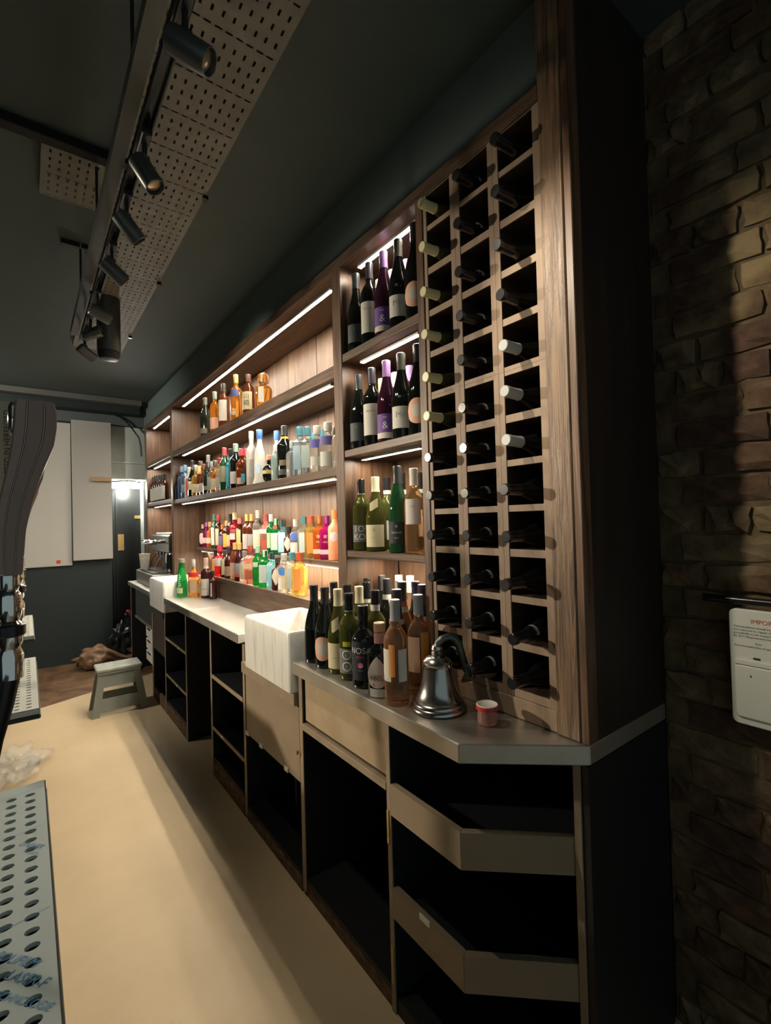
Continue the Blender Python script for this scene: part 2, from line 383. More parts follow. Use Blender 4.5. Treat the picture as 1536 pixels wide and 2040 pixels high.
# ------------------------------------------------------------------ sinks
def sink(y0, y1, x0, x1, z0, z1, label):
    t = thing('sink', ((x0+x1)/2, (y0+y1)/2, z0), label, 'sink', 'white ceramic sinks')
    bm = bmesh.new(); wll = 0.028; cz = z0+0.035
    def ring(a, b, c, d, z, r):
        pts = []
        for cx, cy, s0 in ((b-r, c+r, -PI/2), (b-r, d-r, 0), (a+r, d-r, PI/2), (a+r, c+r, PI)):
            for k in range(5):
                an = s0 + k*PI/8; pts.append(bm.verts.new((cx+r*math.cos(an)-(x0+x1)/2, cy+r*math.sin(an)-(y0+y1)/2, z-z0)))
        return pts
    loops = [ring(x0,x1,y0,y1,z0,0.02), ring(x0,x1,y0,y1,z1-0.008,0.02), ring(x0+.006,x1-.006,y0+.006,y1-.006,z1,0.018),
             ring(x0+wll-.006,x1-wll+.006,y0+wll-.006,y1-wll+.006,z1,0.018), ring(x0+wll,x1-wll,y0+wll,y1-wll,z1-0.008,0.018), ring(x0+wll+.006,x1-wll-.006,y0+wll+.006,y1-wll-.006,cz,0.03)]
    for a, b in zip(loops, loops[1:]):
        for i in range(20): bm.faces.new((a[i], a[(i+1)%20], b[(i+1)%20], b[i])).smooth = True
    bm.faces.new(loops[0][::-1]); bm.faces.new(loops[-1])
    me = bpy.data.meshes.new('basin'); bm.to_mesh(me); bm.free(); me.set_sharp_from_angle(angle=0.8); me.materials.append(M_ceramic)
    link(bpy.data.objects.new('basin', me), t)
    MB().lathe([(0.018,0),(0.03,0),(0.034,0.003),(0.034,0.006),(0.02,0.004)], 18, (x1-wll-0.004, (y0+y1)/2+0.02, z1-0.03), axis='x').build('overflow_ring', M_chrome2, t)
    MB().lathe([(0.0,0.0),(0.035,0),(0.04,0.003),(0.012,0.004)], 18, ((x0+x1)/2, (y0+y1)/2, cz)).build('drain', M_chrome2, t)
sink(1.757, 2.258, 0.832, 1.147, 0.792, 1.032, 'stained white ceramic sink beside the front steel worktop with the bottles')
sink(3.978, 4.498, 0.838, 1.145, 0.800, 1.036, 'clean white ceramic sink next to the coffee machine')

# ------------------------------------------------------------------ base cabinets
def board(t, name, m, *a, bevel=0.0): return B(*a).build(name, m, t, bevel=bevel)
XB = 0.862; XK = 1.485
def side(t, y0, y1, z0, z1, x0=XB):
    board(t, 'side_panel', M_black, x0+0.004, XK, y0, y1, z0, z1)
    board(t, 'edge_strip', M_lip, x0, x0+0.0038, y0, y1, z0, z1)
def shelf(t, y0, y1, z0, z1, x0=XB):
    board(t, 'shelf', M_black, x0+0.004, XK-0.02, y0, y1, z0, z1)
    board(t, 'edge_strip', M_lip, x0, x0+0.0038, y0, y1, z0, z1)
def clip(t, y, z, dz=0.012, ln=0.03): board(t, 'shelf_clip', M_white, XB-0.004, XB-0.0005, y, y+ln, z, z+dz, bevel=0.001)
M_plinth = mat('rough_plinth', (0.20, 0.115, 0.055), 0.8, color2=(0.05, 0.03, 0.018), scale=9, stretch=(1,2,4), bump=0.5, detail=8)

t = thing('base_cabinet', (1.1, 0.9, 0), 'black open cabinet with two angled shelf fronts under the cut-off worktop corner', 'cabinet')
side(t, 1.150, 1.168, 0.0, 0.868)
for z0, z1 in ((0.590, 0.683), (0.285, 0.376)):
    MB().prism([(XB,0.862),(XB+0.018,0.870),(XB+0.018,1.149),(XB,1.149)], z0, z1).build('shelf_front', M_panel2, t)
    MB().prism([(XB,0.861),(1.068,0.668),(1.076,0.682),(XB+0.018,0.869)], z0, z1).build('shelf_front', M_panel2, t)
    MB().prism([(XB+0.019,0.872),(1.085,0.676),(1.46,0.676),(1.46,1.149),(XB+0.019,1.149)], z0+0.03, z0+0.045).build('shelf', M_black, t)
board(t, 'leg_strip', M_lip, 1.062, 1.0675, 0.650, 0.668, 0.0, 0.868)
board(t, 'side_panel', M_black, 1.068, XK, 0.630, 0.649, 0.0, 0.868)
board(t, 'back_panel', M_black, XK-0.018, XK, 0.650, 1.149, 0.0, 0.868)
MB().prism([(XB+0.006,0.866),(1.072,0.674),(1.46,0.676),(1.46,1.149),(XB+0.006,1.149)], 0.0, 0.048).build('bottom_board', M_black, t)
board(t, 'shelf_clip', M_white, XB-0.004, XB-0.0005, 0.985, 1.025, 0.366, 0.382)
board(t, 'hinge', M_brass, XB-0.003, XB-0.0005, 1.158, 1.167, 0.50, 0.60)
board(t, 'hinge', M_brass, XB-0.003, XB-0.0005, 1.150, 1.162, 0.09, 0.20)

t = thing('base_cabinet', (1.1, 1.45, 0), 'open black cabinet with tan drawer panel under the bottles', 'cabinet')
side(t, 1.716, 1.742, 0.02, 0.868)
board(t, 'side_panel', M_black, XB+0.004, XK, 1.1685, 1.1720, 0.02, 0.65)
board(t, 'drawer_panel', M_panel, XB+0.010, XB+0.026, 1.180, 1.706, 0.692, 0.862, bevel=0.001)
board(t, 'rail', M_lip, XB-0.002, XB+0.022, 1.1685, 1.7155, 0.655, 0.680, bevel=0.001)
board(t, 'back_panel', M_black, XK-0.018, XK, 1.1725, 1.715, 0.02, 0.868)
board(t, 'bottom_board', M_black, XB+0.006, XK-0.02, 1.169, 1.715, 0.05, 0.068)
board(t, 'plinth', M_plinth, XB+0.006, XB+0.022, 1.169, 1.715, 0.0, 0.049)

t = thing('base_cabinet', (1.1, 2.05, 0), 'cabinet under the stained sink with a plain brown panel above a black opening', 'cabinet')
side(t, 2.340, 2.364, 0.02, 0.868)
board(t, 'side_panel', M_black, XB+0.004, XK, 1.743, 1.7515, 0.02, 0.79)
board(t, 'front_panel', M_panel2, XB+0.004, XB+0.02, 1.753, 2.336, 0.430, 0.730, bevel=0.001)
board(t, 'rail', M_lip, XB-0.016, XB+0.02, 1.755, 2.338, 0.738, 0.790, bevel=0.001)
board(t, 'support_shelf', M_black, XB+0.021, XK-0.02, 1.753, 2.338, 0.755, 0.7905)
board(t, 'inner_upright', M_black, XB+0.15, XK-0.02, 2.09, 2.106, 0.069, 0.42)
board(t, 'back_panel', M_black, XK-0.018, XK, 1.753, 2.338, 0.02, 0.79)
board(t, 'bottom_board', M_black, XB+0.006, XK-0.02, 1.753, 2.338, 0.05, 0.068)
board(t, 'plinth', M_plinth, XB+0.002, XB+0.022, 1.753, 2.338, 0.0, 0.049)
for y in (2.30, 2.13, 1.86): board(t, 'shelf_clip', M_white, XB-0.002, XB+0.0035, y, y+0.034, 0.428, 0.446)
MB().lathe([(0.0,0),(0.008,0),(0.009,0.006),(0.004,0.012),(0,0.012)], 10, (XB-0.014, 1.752, 0.555), axis='x').build('knob', mat('copper_knob',(0.6,0.3,0.2),0.3,metal=1.0), t)

t = thing('base_cabinet', (1.1, 2.6, 0), 'open black shelf cabinet under the steel worktop beside the stained sink', 'cabinet')
side(t, 2.876, 2.900, 0.0, 0.868); board(t, 'side_panel', M_black, XB+0.004, XK, 2.3655, 2.372, 0.02, 0.868)
shelf(t, 2.373, 2.875, 0.572, 0.594); shelf(t, 2.373, 2.875, 0.272, 0.292)
board(t, 'bottom_board', M_black, XB+0.006, XK-0.02, 2.373, 2.875, 0.09, 0.108)
board(t, 'back_panel', M_black, XK-0.018, XK, 2.373, 2.875, 0.0, 0.868)
board(t, 'plinth', M_plinth, XB+0.003, XB+0.022, 2.373, 2.875, 0.0, 0.089)
clip(t, 2.68, 0.283)

t = thing('base_cabinet', (1.1, 3.75, 0), 'open black shelf cabinet beyond the empty appliance gap', 'cabinet')
side(t, 3.430, 3.452, 0.0, 0.868); side(t, 4.046, 4.064, 0.0, 0.79)
shelf(t, 3.453, 4.045, 0.586, 0.604); shelf(t, 3.453, 4.045, 0.302, 0.320)
board(t, 'bottom_board', M_black, XB+0.006, XK-0.02, 3.453, 4.045, 0.09, 0.108)
board(t, 'back_panel', M_black, XK-0.018, XK, 3.453, 4.045, 0.0, 0.79)
board(t, 'plinth', M_plinth, XB+0.003, XB+0.022, 3.453, 4.045, 0.0, 0.089)
for y, z in ((3.62, 0.588), (3.92, 0.590), (3.68, 0.305)): clip(t, y, z)

t = thing('base_cabinet', (1.1, 4.3, 0), 'dark cabinet under the clean sink near the coffee machine', 'cabinet')
side(t, 4.500, 4.518, 0.0, 0.797)
board(t, 'front_panel', mat('dark_brown_panel', (0.055, 0.042, 0.036), 0.5), XB+0.004, XB+0.02, 4.066, 4.498, 0.43, 0.735)
board(t, 'rail', M_greymetal, XB-0.012, XB+0.02, 4.066, 4.498, 0.738, 0.798)
board(t, 'support_shelf', M_black, XB+0.021, XK-0.02, 4.066, 4.498, 0.76, 0.7985)
board(t, 'back_panel', M_black, XK-0.018, XK, 4.066, 4.498, 0.0, 0.79)
board(t, 'plinth', M_plinth, XB+0.003, XB+0.022, 4.066, 4.498, 0.0, 0.09)

t = thing('base_cabinet', (1.1, 5.0, 0), 'steel cabinet with a stack of white drawers under the coffee machine', 'cabinet')
board(t, 'front_panel', M_greymetal, XB, XB+0.02, 4.56, 5.30, 0.60, 0.855, bevel=0.002)
board(t, 'rail', M_steel, XB-0.008, XB+0.02, 4.56, 5.30, 0.575, 0.597, bevel=0.002)
side(t, 5.56, 5.58, 0.0, 0.866); side(t, 4.52, 4.54, 0.0, 0.866)
for k in range(3):
    d = board(t, 'drawer', M_white, XB+0.01, 1.3, 4.58, 4.86, 0.25+k*0.108, 0.345+k*0.108, bevel=0.006)
    board(d, 'handle', M_capblack, XB+0.004, XB+0.0095, 4.66, 4.78, 0.325+k*0.108, 0.338+k*0.108)
board(t, 'back_panel', M_black, XK-0.018, XK, 4.56, 5.55, 0.0, 0.866)

# ------------------------------------------------------------------ bottles
def prof(kind, H, R):
    P = {
     'bord':  [(.88,0),(1,.012),(1,.60),(.95,.645),(.72,.70),(.46,.745),(.40,.79),(.38,.93),(.40,.94),(.40,1)],
     'burg':  [(.88,0),(1,.012),(1,.42),(.96,.48),(.80,.58),(.56,.69),(.42,.77),(.37,.84),(.36,.94),(.38,.95),(.38,1)],
     'ries':  [(.88,0),(1,.012),(1,.46),(.94,.54),(.72,.67),(.50,.78),(.41,.86),(.40,.94),(.42,.95),(.42,1)],
     'champ': [(.90,0),(1,.012),(1,.44),(.95,.51),(.74,.62),(.47,.73),(.37,.82),(.34,.93),(.37,.94),(.37,1)],
     'spirit':[(.90,0),(1,.012),(1,.56),(.95,.61),(.74,.66),(.46,.70),(.40,.73),(.38,.84),(.42,.85),(.42,1)],
     'tall':  [(.90,0),(1,.012),(1,.62),(.93,.67),(.60,.72),(.40,.76),(.37,.86),(.40,.87),(.40,1)],
     'square':[(.92,0),(1,.015),(1,.64),(.95,.68),(.60,.72),(.40,.75),(.38,.82),(.44,.825),(.44,1)],
     'squat': [(.85,0),(1,.03),(1,.55),(.92,.64),(.60,.70),(.34,.73),(.33,.80),(.42,.81),(.42,1)],
     'globe': [(.55,0),(.80,.10),(1,.30),(.96,.46),(.72,.58),(.32,.66),(.28,.82),(.36,.83),(.36,1)],
     'flare': [(1,0),(.98,.02),(.74,.12),(.72,.40),(.62,.58),(.40,.70),(.32,.76),(.31,.84),(.36,.85),(.36,1)],
     'decant':[(.93,0),(1,.03),(1,.54),(.94,.60),(.50,.63),(.36,.68),(.36,.72),(.62,.73),(.66,.80),(.66,.92),(.50,1)],
     'jugcap':[(.90,0),(1,.02),(1,.48),(.96,.52),(.70,.60),(.45,.70),(.30,.78),(.28,1)],
     'hip':   [(.90,0),(1,.02),(1,.66),(.92,.72),(.45,.78),(.42,.84),(.50,.85),(.50,1)],
     'green': [(.92,0),(1,.02),(1,.30),(.90,.40),(.62,.74),(.50,.84),(.52,.86),(.58,.93),(.50,1)],
    }[kind]
    return [(r*R, z*H) for r, z in P]
SQUARE = {'square': 5.0, 'decant': 7.0}
def radius_at(pr, z):
    for (r0_, z0_), (r1_, z1_) in zip(pr, pr[1:]):
        if z0_ <= z <= z1_: return r0_ + (r1_-r0_)*((z-z0_)/max(1e-6, z1_-z0_))
    return pr[-1][0]
def cut(pr, a, b, grow=0.0):
    pts = [(radius_at(pr, a)+grow, a)] + [(r+grow, z) for r, z in pr if a < z < b] + [(radius_at(pr, b)+grow, b)]
    return pts
def patch(R, w, z0, z1, ang=0.0, shape=None, n=8, sq=False):
    """label sheet bent round the bottle (front = local +X); shape(u01)->(z low, z high)"""
    vs = []; fs = []
    for i in range(n+1):
        u = (i/n-0.5)*w
        lo, hi = (z0, z1) if shape is None else shape(i/n, z0, z1)
        a = ang + u/R
        x, y = (R*math.cos(a), R*math.sin(a)) if not sq else (R, u)
        for z in (lo, hi): vs.append((x, y, z))
    for i in range(n): fs.append((2*i, 2*i+2, 2*i+3, 2*i+1))
    return MB().add(vs, fs, True)
def disc(u, z0, z1):
    s = math.sqrt(max(0.0, 1-(2*u-1)**2)); c = (z0+z1)/2; return c-s*(z1-z0)/2-1e-5, c+s*(z1-z0)/2+1e-5
def drop(u, z0, z1):
    s = math.sqrt(max(0.0, 1-(2*u-1)**2)); c = z0+(z1-z0)*0.40; return c-s*(c-z0)-1e-5, c+(z1-c)*(1-abs(2*u-1))**0.8+1e-5
def diamond(u, z0, z1):
    s = 1-abs(2*u-1); c = (z0+z1)/2; return c-s*(z1-z0)/2-1e-5, c+s*(z1-z0)/2+1e-5
def slant(u, z0, z1): return z0-0.01+0.02*u, z1-0.01+0.02*u
SHAPES = {'disc': disc, 'drop': drop, 'diamond': diamond, 'slant': slant, None: None}
BOT_MESH = {}
def bottle(loc, H, kind, gl, cap, labels=(), label='', group=None, R=0.037, cap_from=0.80, face=None, name='wine_bottle', prints=(), lean=None):
    """labels: (z0, z1, width, colour[, shape[, angle]]); prints: (text, size, z, colour[, u])"""
    if face is None: face = math.atan2(-0.62, -0.78)
    t = thing(name, loc, label, 'bottle', group, face)
    if lean: t.rotation_euler = lean
    key = (kind, round(H, 3), R, gl.name); pr = prof(kind, H, R); sq = SQUARE.get(kind, 0.0)
    zc_ = cap_from*H
    if key not in BOT_MESH:
        mb = MB().lathe([(0.0005, pr[0][1]+0.003)] + pr[:-1] + [(pr[-1][0], H-0.001)], 20, sq=sq, a0=0 if not sq else PI/20)
        me = mb.mesh('glass'); me.set_sharp_from_angle(angle=0.7); me.materials.append(gl); BOT_MESH[key] = me
    link(bpy.data.objects.new('glass', BOT_MESH[key]), t)
    if cap:
        m = cap if not isinstance(cap, tuple) else flat(cap, 0.35)
        c = cut(pr, zc_, H, 0.0012)
        MB().lathe(c + [(c[-1][0]*0.9, H+0.0015)], 16, sq=(3.0 if kind == 'square' and False else 0)).build('cap', m, t, local=True)
    for L in labels:
        z0, z1, w, colr = L[:4]; shp = SHAPES[L[4]] if len(L) > 4 else None; ang = L[5] if len(L) > 5 else 0.0
        zm = (z0+z1)/2
        Rl = max(radius_at(pr, z0), radius_at(pr, zm), radius_at(pr, z1)) + 0.0008
        patch(Rl, w, z0, z1, ang, shp, 12 if shp else 8, bool(sq)).build('label', flat(colr, 0.6) if isinstance(colr, tuple) else colr, t, local=True)
    for Pn in prints:
        s, size, z, colr = Pn[:4]; u0_ = Pn[4] if len(Pn) > 4 else 0.0
        Rl = radius_at(pr, z) + 0.0018
        place = (lambda u, v, Rl=Rl, z=z, u0_=u0_: (Rl*math.cos((u+u0_)/Rl), Rl*math.sin((u+u0_)/Rl), z+v)) if not sq else (lambda u, v, Rl=Rl, z=z, u0_=u0_: (Rl, u+u0_, z+v))
        if len(Pn) > 5:      # lettering running up the bottle, following its taper
            place = lambda u, v, z=z, u0_=u0_: ((radius_at(pr, z+u)+.0015)*math.cos((u0_-v)/R), (radius_at(pr, z+u)+.0015)*math.sin((u0_-v)/R), z+u)
        text_obj(s, size, flat(colr, 0.6), t, place, 'print')
    return t

CREAM = (0.62, 0.55, 0.36); PAPER = (0.58, 0.56, 0.49); GREYL = (0.055, 0.065, 0.065); PURPLE = (0.13, 0.055, 0.26); LILAC = (0.32, 0.17, 0.42)
PEACH = (0.70, 0.40, 0.27); DG = (0.02, 0.03, 0.025); WHITE = (0.66, 0.66, 0.62); GOLD = (0.62, 0.42, 0.12)
INK = (0.03, 0.03, 0.03)
def wine_shelf(z, rows, where, grp):
    for X, Y, H, k, gl, cap, labs, pr_, txt in rows:
        R = {'bord': .0375, 'burg': .0415, 'ries': .0375}[k]
        bottle((X, Y, z), H, k, gl, cap, labs, txt + ' ' + where, grp, R, 0.80, prints=pr_)
def red_row(z, f, g, where):
    X = 1.117
    w = [(X, 1.6355, f[0], 'burg', M_darkglass, (0.03,0.035,0.04), [(0.03, .105, .075, GREYL)], [('I', .016, .085, (0.3,.32,.32))], 'black burgundy bottle with dark grey label, leftmost'),
         (X, 1.5400, f[1], 'bord', M_darkglass, (0.035,0.035,0.045), [(0.04, .165, .078, PAPER)], [('MONTES', .010, .135, (0.28,.24,.2))], 'dark bottle with tall cream label, second from left'),
         (X, 1.4430, f[2], 'burg', M_darkred, LILAC, [(0.035, .105, .085, PURPLE), (0.012, .034, .085, PAPER)], [('ladys', .010, .092, (0.6,.6,.65)), ('&', .038, .060, (0.62,.6,.66))], 'lilac-capped bottle with purple label'),
         (X, 1.3520, f[3], 'burg', M_darkglass, (0.07,0.07,0.055), [(0.035, .115, .075, PAPER)], [('80', .014, .15, (.25,.25,.22)), ('Mo', .030, .085, (.40,.42,.45))], 'dark bottle with olive cap and pale crest label'),
         (X, 1.2580, f[4], 'burg', M_darkglass, (0.02,0.02,0.022), [(0.035, .125, .088, PEACH, 'disc'), (0.058, .105, .045, PAPER, 'disc')], [], 'dark bottle with round peach label against the rack'),
         (1.225, 1.618, f[1]-.006, 'bord', M_darkglass, CREAM, [(0.04,.16,.07,PAPER)], [], 'cream-capped dark bottle in the second row, left one'),
         (1.225, 1.525, f[1]-.004, 'bord', M_darkglass, PAPER, [(0.04,.16,.07,PAPER)], [], 'pale-capped dark bottle in the second row, middle one'),
         (1.225, 1.432, f[2]-.004, 'burg', M_darkred, LILAC, [(0.035,.105,.07,PURPLE)], [], 'lilac-capped bottle in the second row')]
    wine_shelf(z, w, where, 'red wine bottles in the lit wine bay')
red_row(2.1805, (.330,.334,.334,.336,.348), None, 'on the top wine shelf')
red_row(1.7725, (.312,.314,.316,.318,.322), None, 'on the middle wine shelf')
Z3 = 1.3525
W3 = 'on the lowest wine shelf'
wine_shelf(Z3, [
 (1.113, 1.632, .293, 'bord', M_olive, M_capblack, [(.035,.105,.075,(.10,.10,.095)), (.232,.248,.05,PAPER)], [('1O', .036, .088, (.5,.5,.5)), ('KO', .036, .055, (.5,.5,.5))], 'olive bottle with big letters on grey label'),
 (1.117, 1.535, .295, 'burg', M_olive, CREAM, [(.018,.105,.088,CREAM), (.165,.200,.035,CREAM,'slant')], [('Vi', .016, .085, (.25,.2,.08)), ('reserva', .007, .055, (.3,.25,.1))], 'cream-capped olive bottle with large cream label'),
 (1.113, 1.388, .322, 'ries', mat('emerald_riesling_glass',(.02,.085,.03),.04,trans=.42,ior=1.38), (0.03,.035,.035), [(.035,.115,.075,(.015,.022,.022))], [('o', .018, .10, (.5,.5,.45)), ('RIESLING', .010, .075, (.45,.45,.42)), ('2019', .009, .055, (.4,.4,.4))], 'tall green riesling bottle with black label'),
 (1.118, 1.300, .305, 'bord', M_rose, WHITE, [(.105,.195,.062,(.66,.60,.56))], [('rose', .010, .17, (.3,.25,.25))], 'white-capped rose wine bottle with square white label'),
 (1.205, 1.262, .302, 'bord', M_rose, WHITE, [(.06,.19,.030,(.66,.60,.56))], [], 'half-hidden rose bottle with narrow white label beside the rack'),
 (1.225, 1.600, .300, 'bord', M_olive, M_capblack, [(.232,.248,.05,PAPER),(.04,.12,.07,PAPER)], [], 'black-capped olive bottle in the second row, left one'),
 (1.225, 1.500, .312, 'bord', M_olive, M_capblack, [(.225,.243,.05,PAPER),(.05,.15,.07,PAPER)], [], 'black-capped bottle with tall pale label, second row'),
 (1.240, 1.410, .305, 'bord', M_olive, M_capblack, [(.225,.240,.05,PAPER)], [], 'black-capped bottle with pale neck band behind the riesling'),
], W3, 'white and rose wine bottles in the wine bay')

# bottles standing on the front worktop
ZT = 0.9197
def wt(X, Y, H, k, gl, cap, labs, txt, prints=(), R=None, cf=.80, face=None):
    R = R or {'bord': .0375, 'burg': .041, 'ries': .036, 'spirit': .036, 'squat': .042, 'champ': .042, 'tall': .037}[k]
    bottle((X, Y, ZT), H, k, gl, cap, labs, txt, 'wine bottles on the front worktop', R, cf, face, prints=prints)
BK = (.02,.02,.022)
wt(.918, 1.700, .301, 'burg', M_darkglass, BK, [], 'plain black burgundy bottle at the sink end of the front worktop')
wt(.916, 1.610, .302, 'burg', M_darkglass, BK, [(.03,.12,.085,PEACH,'disc'),(.05,.10,.045,PAPER,'disc')], 'black bottle with round peach label second from the sink on the worktop')
wt(.920, 1.520, .303, 'burg', M_olive, CREAM, [(.02,.112,.080,CREAM),(.155,.20,.028,CREAM,'slant')], 'cream-capped white wine bottle with cream label on the worktop', [('reserve', .008, .06, (.3,.25,.1))])
wt(.912, 1.432, .298, 'bord', M_olive, M_capblack, [(.025,.11,.075,(.16,.165,.16)),(.236,.252,.05,PAPER),(.118,.135,.03,(.45,.42,.03))], 'olive bottle with two large rings on grey label', [('O', .048, .088, (.62,.62,.6)), ('O', .048, .048, (.62,.62,.6))])
wt(.905, 1.335, .268, 'spirit', M_darkglass, M_capblack, [(.028,.155,.072,(.012,.018,.024))], 'black liqueur bottle with pink spot and white lettering', [('NOSA', .028, .125, (.55,.55,.55)), ('ROSE', .012, .104, (.45,.1,.2)), ('•', .075, .075, (.75,.2,.38)), ('nosa', .009, .062, (.3,.3,.3))], R=.041)
wt(.900, 1.236, .226, 'spirit', M_darkglass, (.52,.33,.19), [(.030,.130,.085,(.62,.55,.50),'drop'),(.002,.028,.06,PAPER),(.163,.197,.055,(.55,.30,.30))], 'short black bottle with cork stopper and teardrop label', [('ABEL', .022, .062, (.12,.05,.05), -.003), ('A', .018, .040, (.6,.15,.12), -.012)], R=.041, cf=.88)
wt(.890, 1.139, .312, 'bord', M_rose, (.34,.345,.35), [(.075,.170,.035,PAPER,None,-.85),(.075,.170,.030,PAPER,None,.62),(.09,.185,.020,(.75,.30,.06),None,-.30)], 'large rose wine bottle with grey cap at the worktop front', face=math.atan2(-.75,-.66))
wt(1.000, 1.158, .312, 'bord', M_rose, (.34,.345,.35), [(.075,.185,.046,(.60,.45,.32),None,-.55),(.09,.20,.030,(.75,.30,.06),None,.55)], 'grey-capped rose wine bottle between the front rose bottle and the bell', face=math.atan2(-.75,-.66))
back = [(1.005,1.690,.305,'bord',M_darkglass,BK,None,'dark bottle behind the plain black burgundy bottle on the worktop'),
 (1.010,1.595,.303,'bord',M_olive,M_capblack,None,'dark bottle behind the cream-capped one on the worktop'),
 (1.002,1.500,.306,'burg',M_olive,CREAM,[(.155,.20,.03,CREAM,'slant'),(.02,.11,.08,CREAM)],'second cream-capped white wine bottle standing in the second row'),
 (1.140,1.645,.312,'bord',M_darkglass,BK,None,'tall dark bottle at the back against the left upright'),
 (1.095,1.585,.305,'bord',M_olive,M_capblack,[(.225,.24,.05,PAPER)],'dark bottle with pale neck band at the back left'),
 (1.010,1.408,.300,'bord',M_olive,M_capblack,[(.228,.25,.05,PAPER),(.03,.1,.07,PAPER)],'olive bottle with pale neck band behind the black liqueur'),
 (1.215,1.640,.318,'bord',M_darkglass,(.05,.05,.05),None,'tall dark bottle in the rearmost row'),
 (1.078,1.335,.330,'champ',mat('orange_wine_glass',(.25,.08,.03),.04,trans=.5,ior=1.38),(.035,.035,.035),[(.225,.245,.06,(.45,.50,.47)),(.03,.11,.08,PEACH)],'dark round-topped bottle with pale green neck band'),
 (1.165,1.540,.316,'bord',M_darkglass,BK,[(.235,.255,.05,PAPER)],'dark bottle with white neck band in the rear row'),
 (1.240,1.555,.322,'bord',M_clear,PAPER,None,'pale-capped clear wine bottle in the rearmost row'),
 (1.000,1.268,.318,'champ',M_darkglass,(.045,.035,.055),[(.205,.222,.06,(.45,.48,.45))],'dark sparkling bottle with rounded plum cap behind the front rose'),
 (1.155,1.448,.318,'bord',M_clear,PAPER,None,'pale-capped clear bottle in the rear row centre'),
 (1.235,1.475,.326,'bord',M_rose,PAPER,[(.13,.21,.03,(.75,.32,.07))],'pale-capped bottle with orange label in the rear row'),
 (1.098,1.246,.326,'champ',M_darkglass,(.045,.035,.055),[(.205,.222,.06,(.45,.48,.45))],'dark sparkling bottle with plum cap next to the rack'),
 (1.160,1.355,.322,'champ',M_darkglass,(.045,.035,.055),None,'dark sparkling bottle with plum cap in the rear row'),
 (1.215,1.270,.336,'bord',M_olive,(.04,.04,.04),[(.10,.20,.03,(.75,.32,.07))],'dark-capped bottle with orange label in the rear corner'),
 (1.240,1.365,.330,'bord',M_rose,(.04,.04,.045),[(.06,.17,.06,(.62,.42,.28))],'rose bottle with dark cap deep in the rear row')]
for X,Y,H,k,gl,cap,labs,txt in back: wt(X,Y,H,k,gl,cap,labs or [],txt)

# wine bottles lying in the rack
CAPS = [[(1.039,2.472),(1.034,2.333),(1.026,2.190),(1.030,2.055),(1.033,1.920),(1.044,1.797),(1.015,1.667),(1.033,1.548),(1.028,1.425),(1.062,1.294),(1.022,1.179),(1.040,1.045)],
        [(1.028,2.470),(1.015,2.329),(1.017,2.187),(1.041,2.059),(1.061,1.930),(1.025,1.792),(1.060,1.676),(1.036,1.546),(1.029,1.424),(1.020,1.299),(1.014,1.175),(1.021,1.046)],
        [(0.992,2.470),(0.989,2.329),(0.990,2.188),(0.998,2.058),(1.009,1.925),(1.024,1.804),(1.013,1.676),(0.989,1.546),(0.991,1.423),(0.983,1.301),(1.041,1.156),(0.996,1.052)]]
ORD = ['first','second','third','fourth','fifth','sixth','seventh','eighth','ninth','tenth','eleventh','lowest']
for ci in range(3):
    yc = (COLS[ci][0]+COLS[ci][1])/2
    for ri in range(12):
        xc, zc_ = CAPS[ci][ri]; zb = ROWS[11-ri][0]
        xl = min(xc, 1.30-0.296)
        zc_ = max(zc_, zb+0.0185); base = Vector((xl+0.292, yc, zb+0.0395)); tip = Vector((xl, yc, min(zc_, zb+0.045)))
        d = (tip-base).normalized(); q = Vector((0,0,1)).rotation_difference(d)
        cream = ci == 0 and ri < 6; silver = ci == 2 and ri in (4, 5, 6)
        gl = mat('gold_bottle_glass',(.10,.08,.03),.06,trans=.3) if cream else M_darkglass
        cap = (.66,.62,.36) if cream else ((.36,.38,.38) if silver else M_capblack)
        kind = 'cream-capped' if cream else ('silver-capped' if silver else 'black-capped')
        where = ('lowest row' if ri == 11 else '%s row from the top' % ORD[ri])
        band = [(.205,.216,.07,(.40,.40,.40))] if (ci == 1 or (ci == 0 and ri > 6) or (ci == 2 and ri == 10)) else []
        bottle(tuple(base), 0.294, 'burg', gl, cap, band, '%s wine bottle lying in the %s rack column, %s' % (kind, CN[ci], where), 'wine bottles lying in the rack', .0375, .80, lean=q.to_euler())

# ------------------------------------------------------------------ spirits
def sp(z, X, Y, H, kind, gl, cap, labs, txt, grp, R=.036, cf=.82, prints=(), face=None):
    return bottle((X, Y, z), H, kind, gl, cap, labs, txt, grp, R, cf, face if face is not None else math.atan2(-.72,-.70), 'spirit_bottle', prints)
RED = (.48,.045,.06); TEAL = (.03,.22,.30); BLUE = (.08,.20,.55); BLACK = (.02,.02,.02); YEL = (.70,.48,.16); ORG = (.72,.24,.05); GRN = (.05,.30,.20)
ZA = 2.1553; GA = 'bottles on the upper spirits shelf'
sp(ZA, 1.115, 3.740, .300, 'champ', mat('green_black_glass',(.014,.02,.014),.06), (.10,.11,.09), [(.02,.06,.06,(.20,.19,.15))], 'dark green champagne-shaped bottle, leftmost on the upper spirits shelf', GA, .040)
sp(ZA, 1.115, 3.509, .293, 'tall', M_amber, (.22,.30,.27), [(.015,.10,.075,(.72,.42,.30))], 'amber bottle with grey-green cap and peach label on the upper shelf', GA)
sp(ZA, 1.115, 3.310, .304, 'tall', M_brown, (.06,.055,.05), [(.04,.185,.068,PAPER)], 'brown whisky bottle with tall white label on the upper shelf', GA)
sp(ZA, 1.195, 3.300, .250, 'tall', M_brown, BLACK, [(.04,.17,.06,PAPER)], 'pale-labelled bottle half hidden in the second row of the upper shelf', GA)
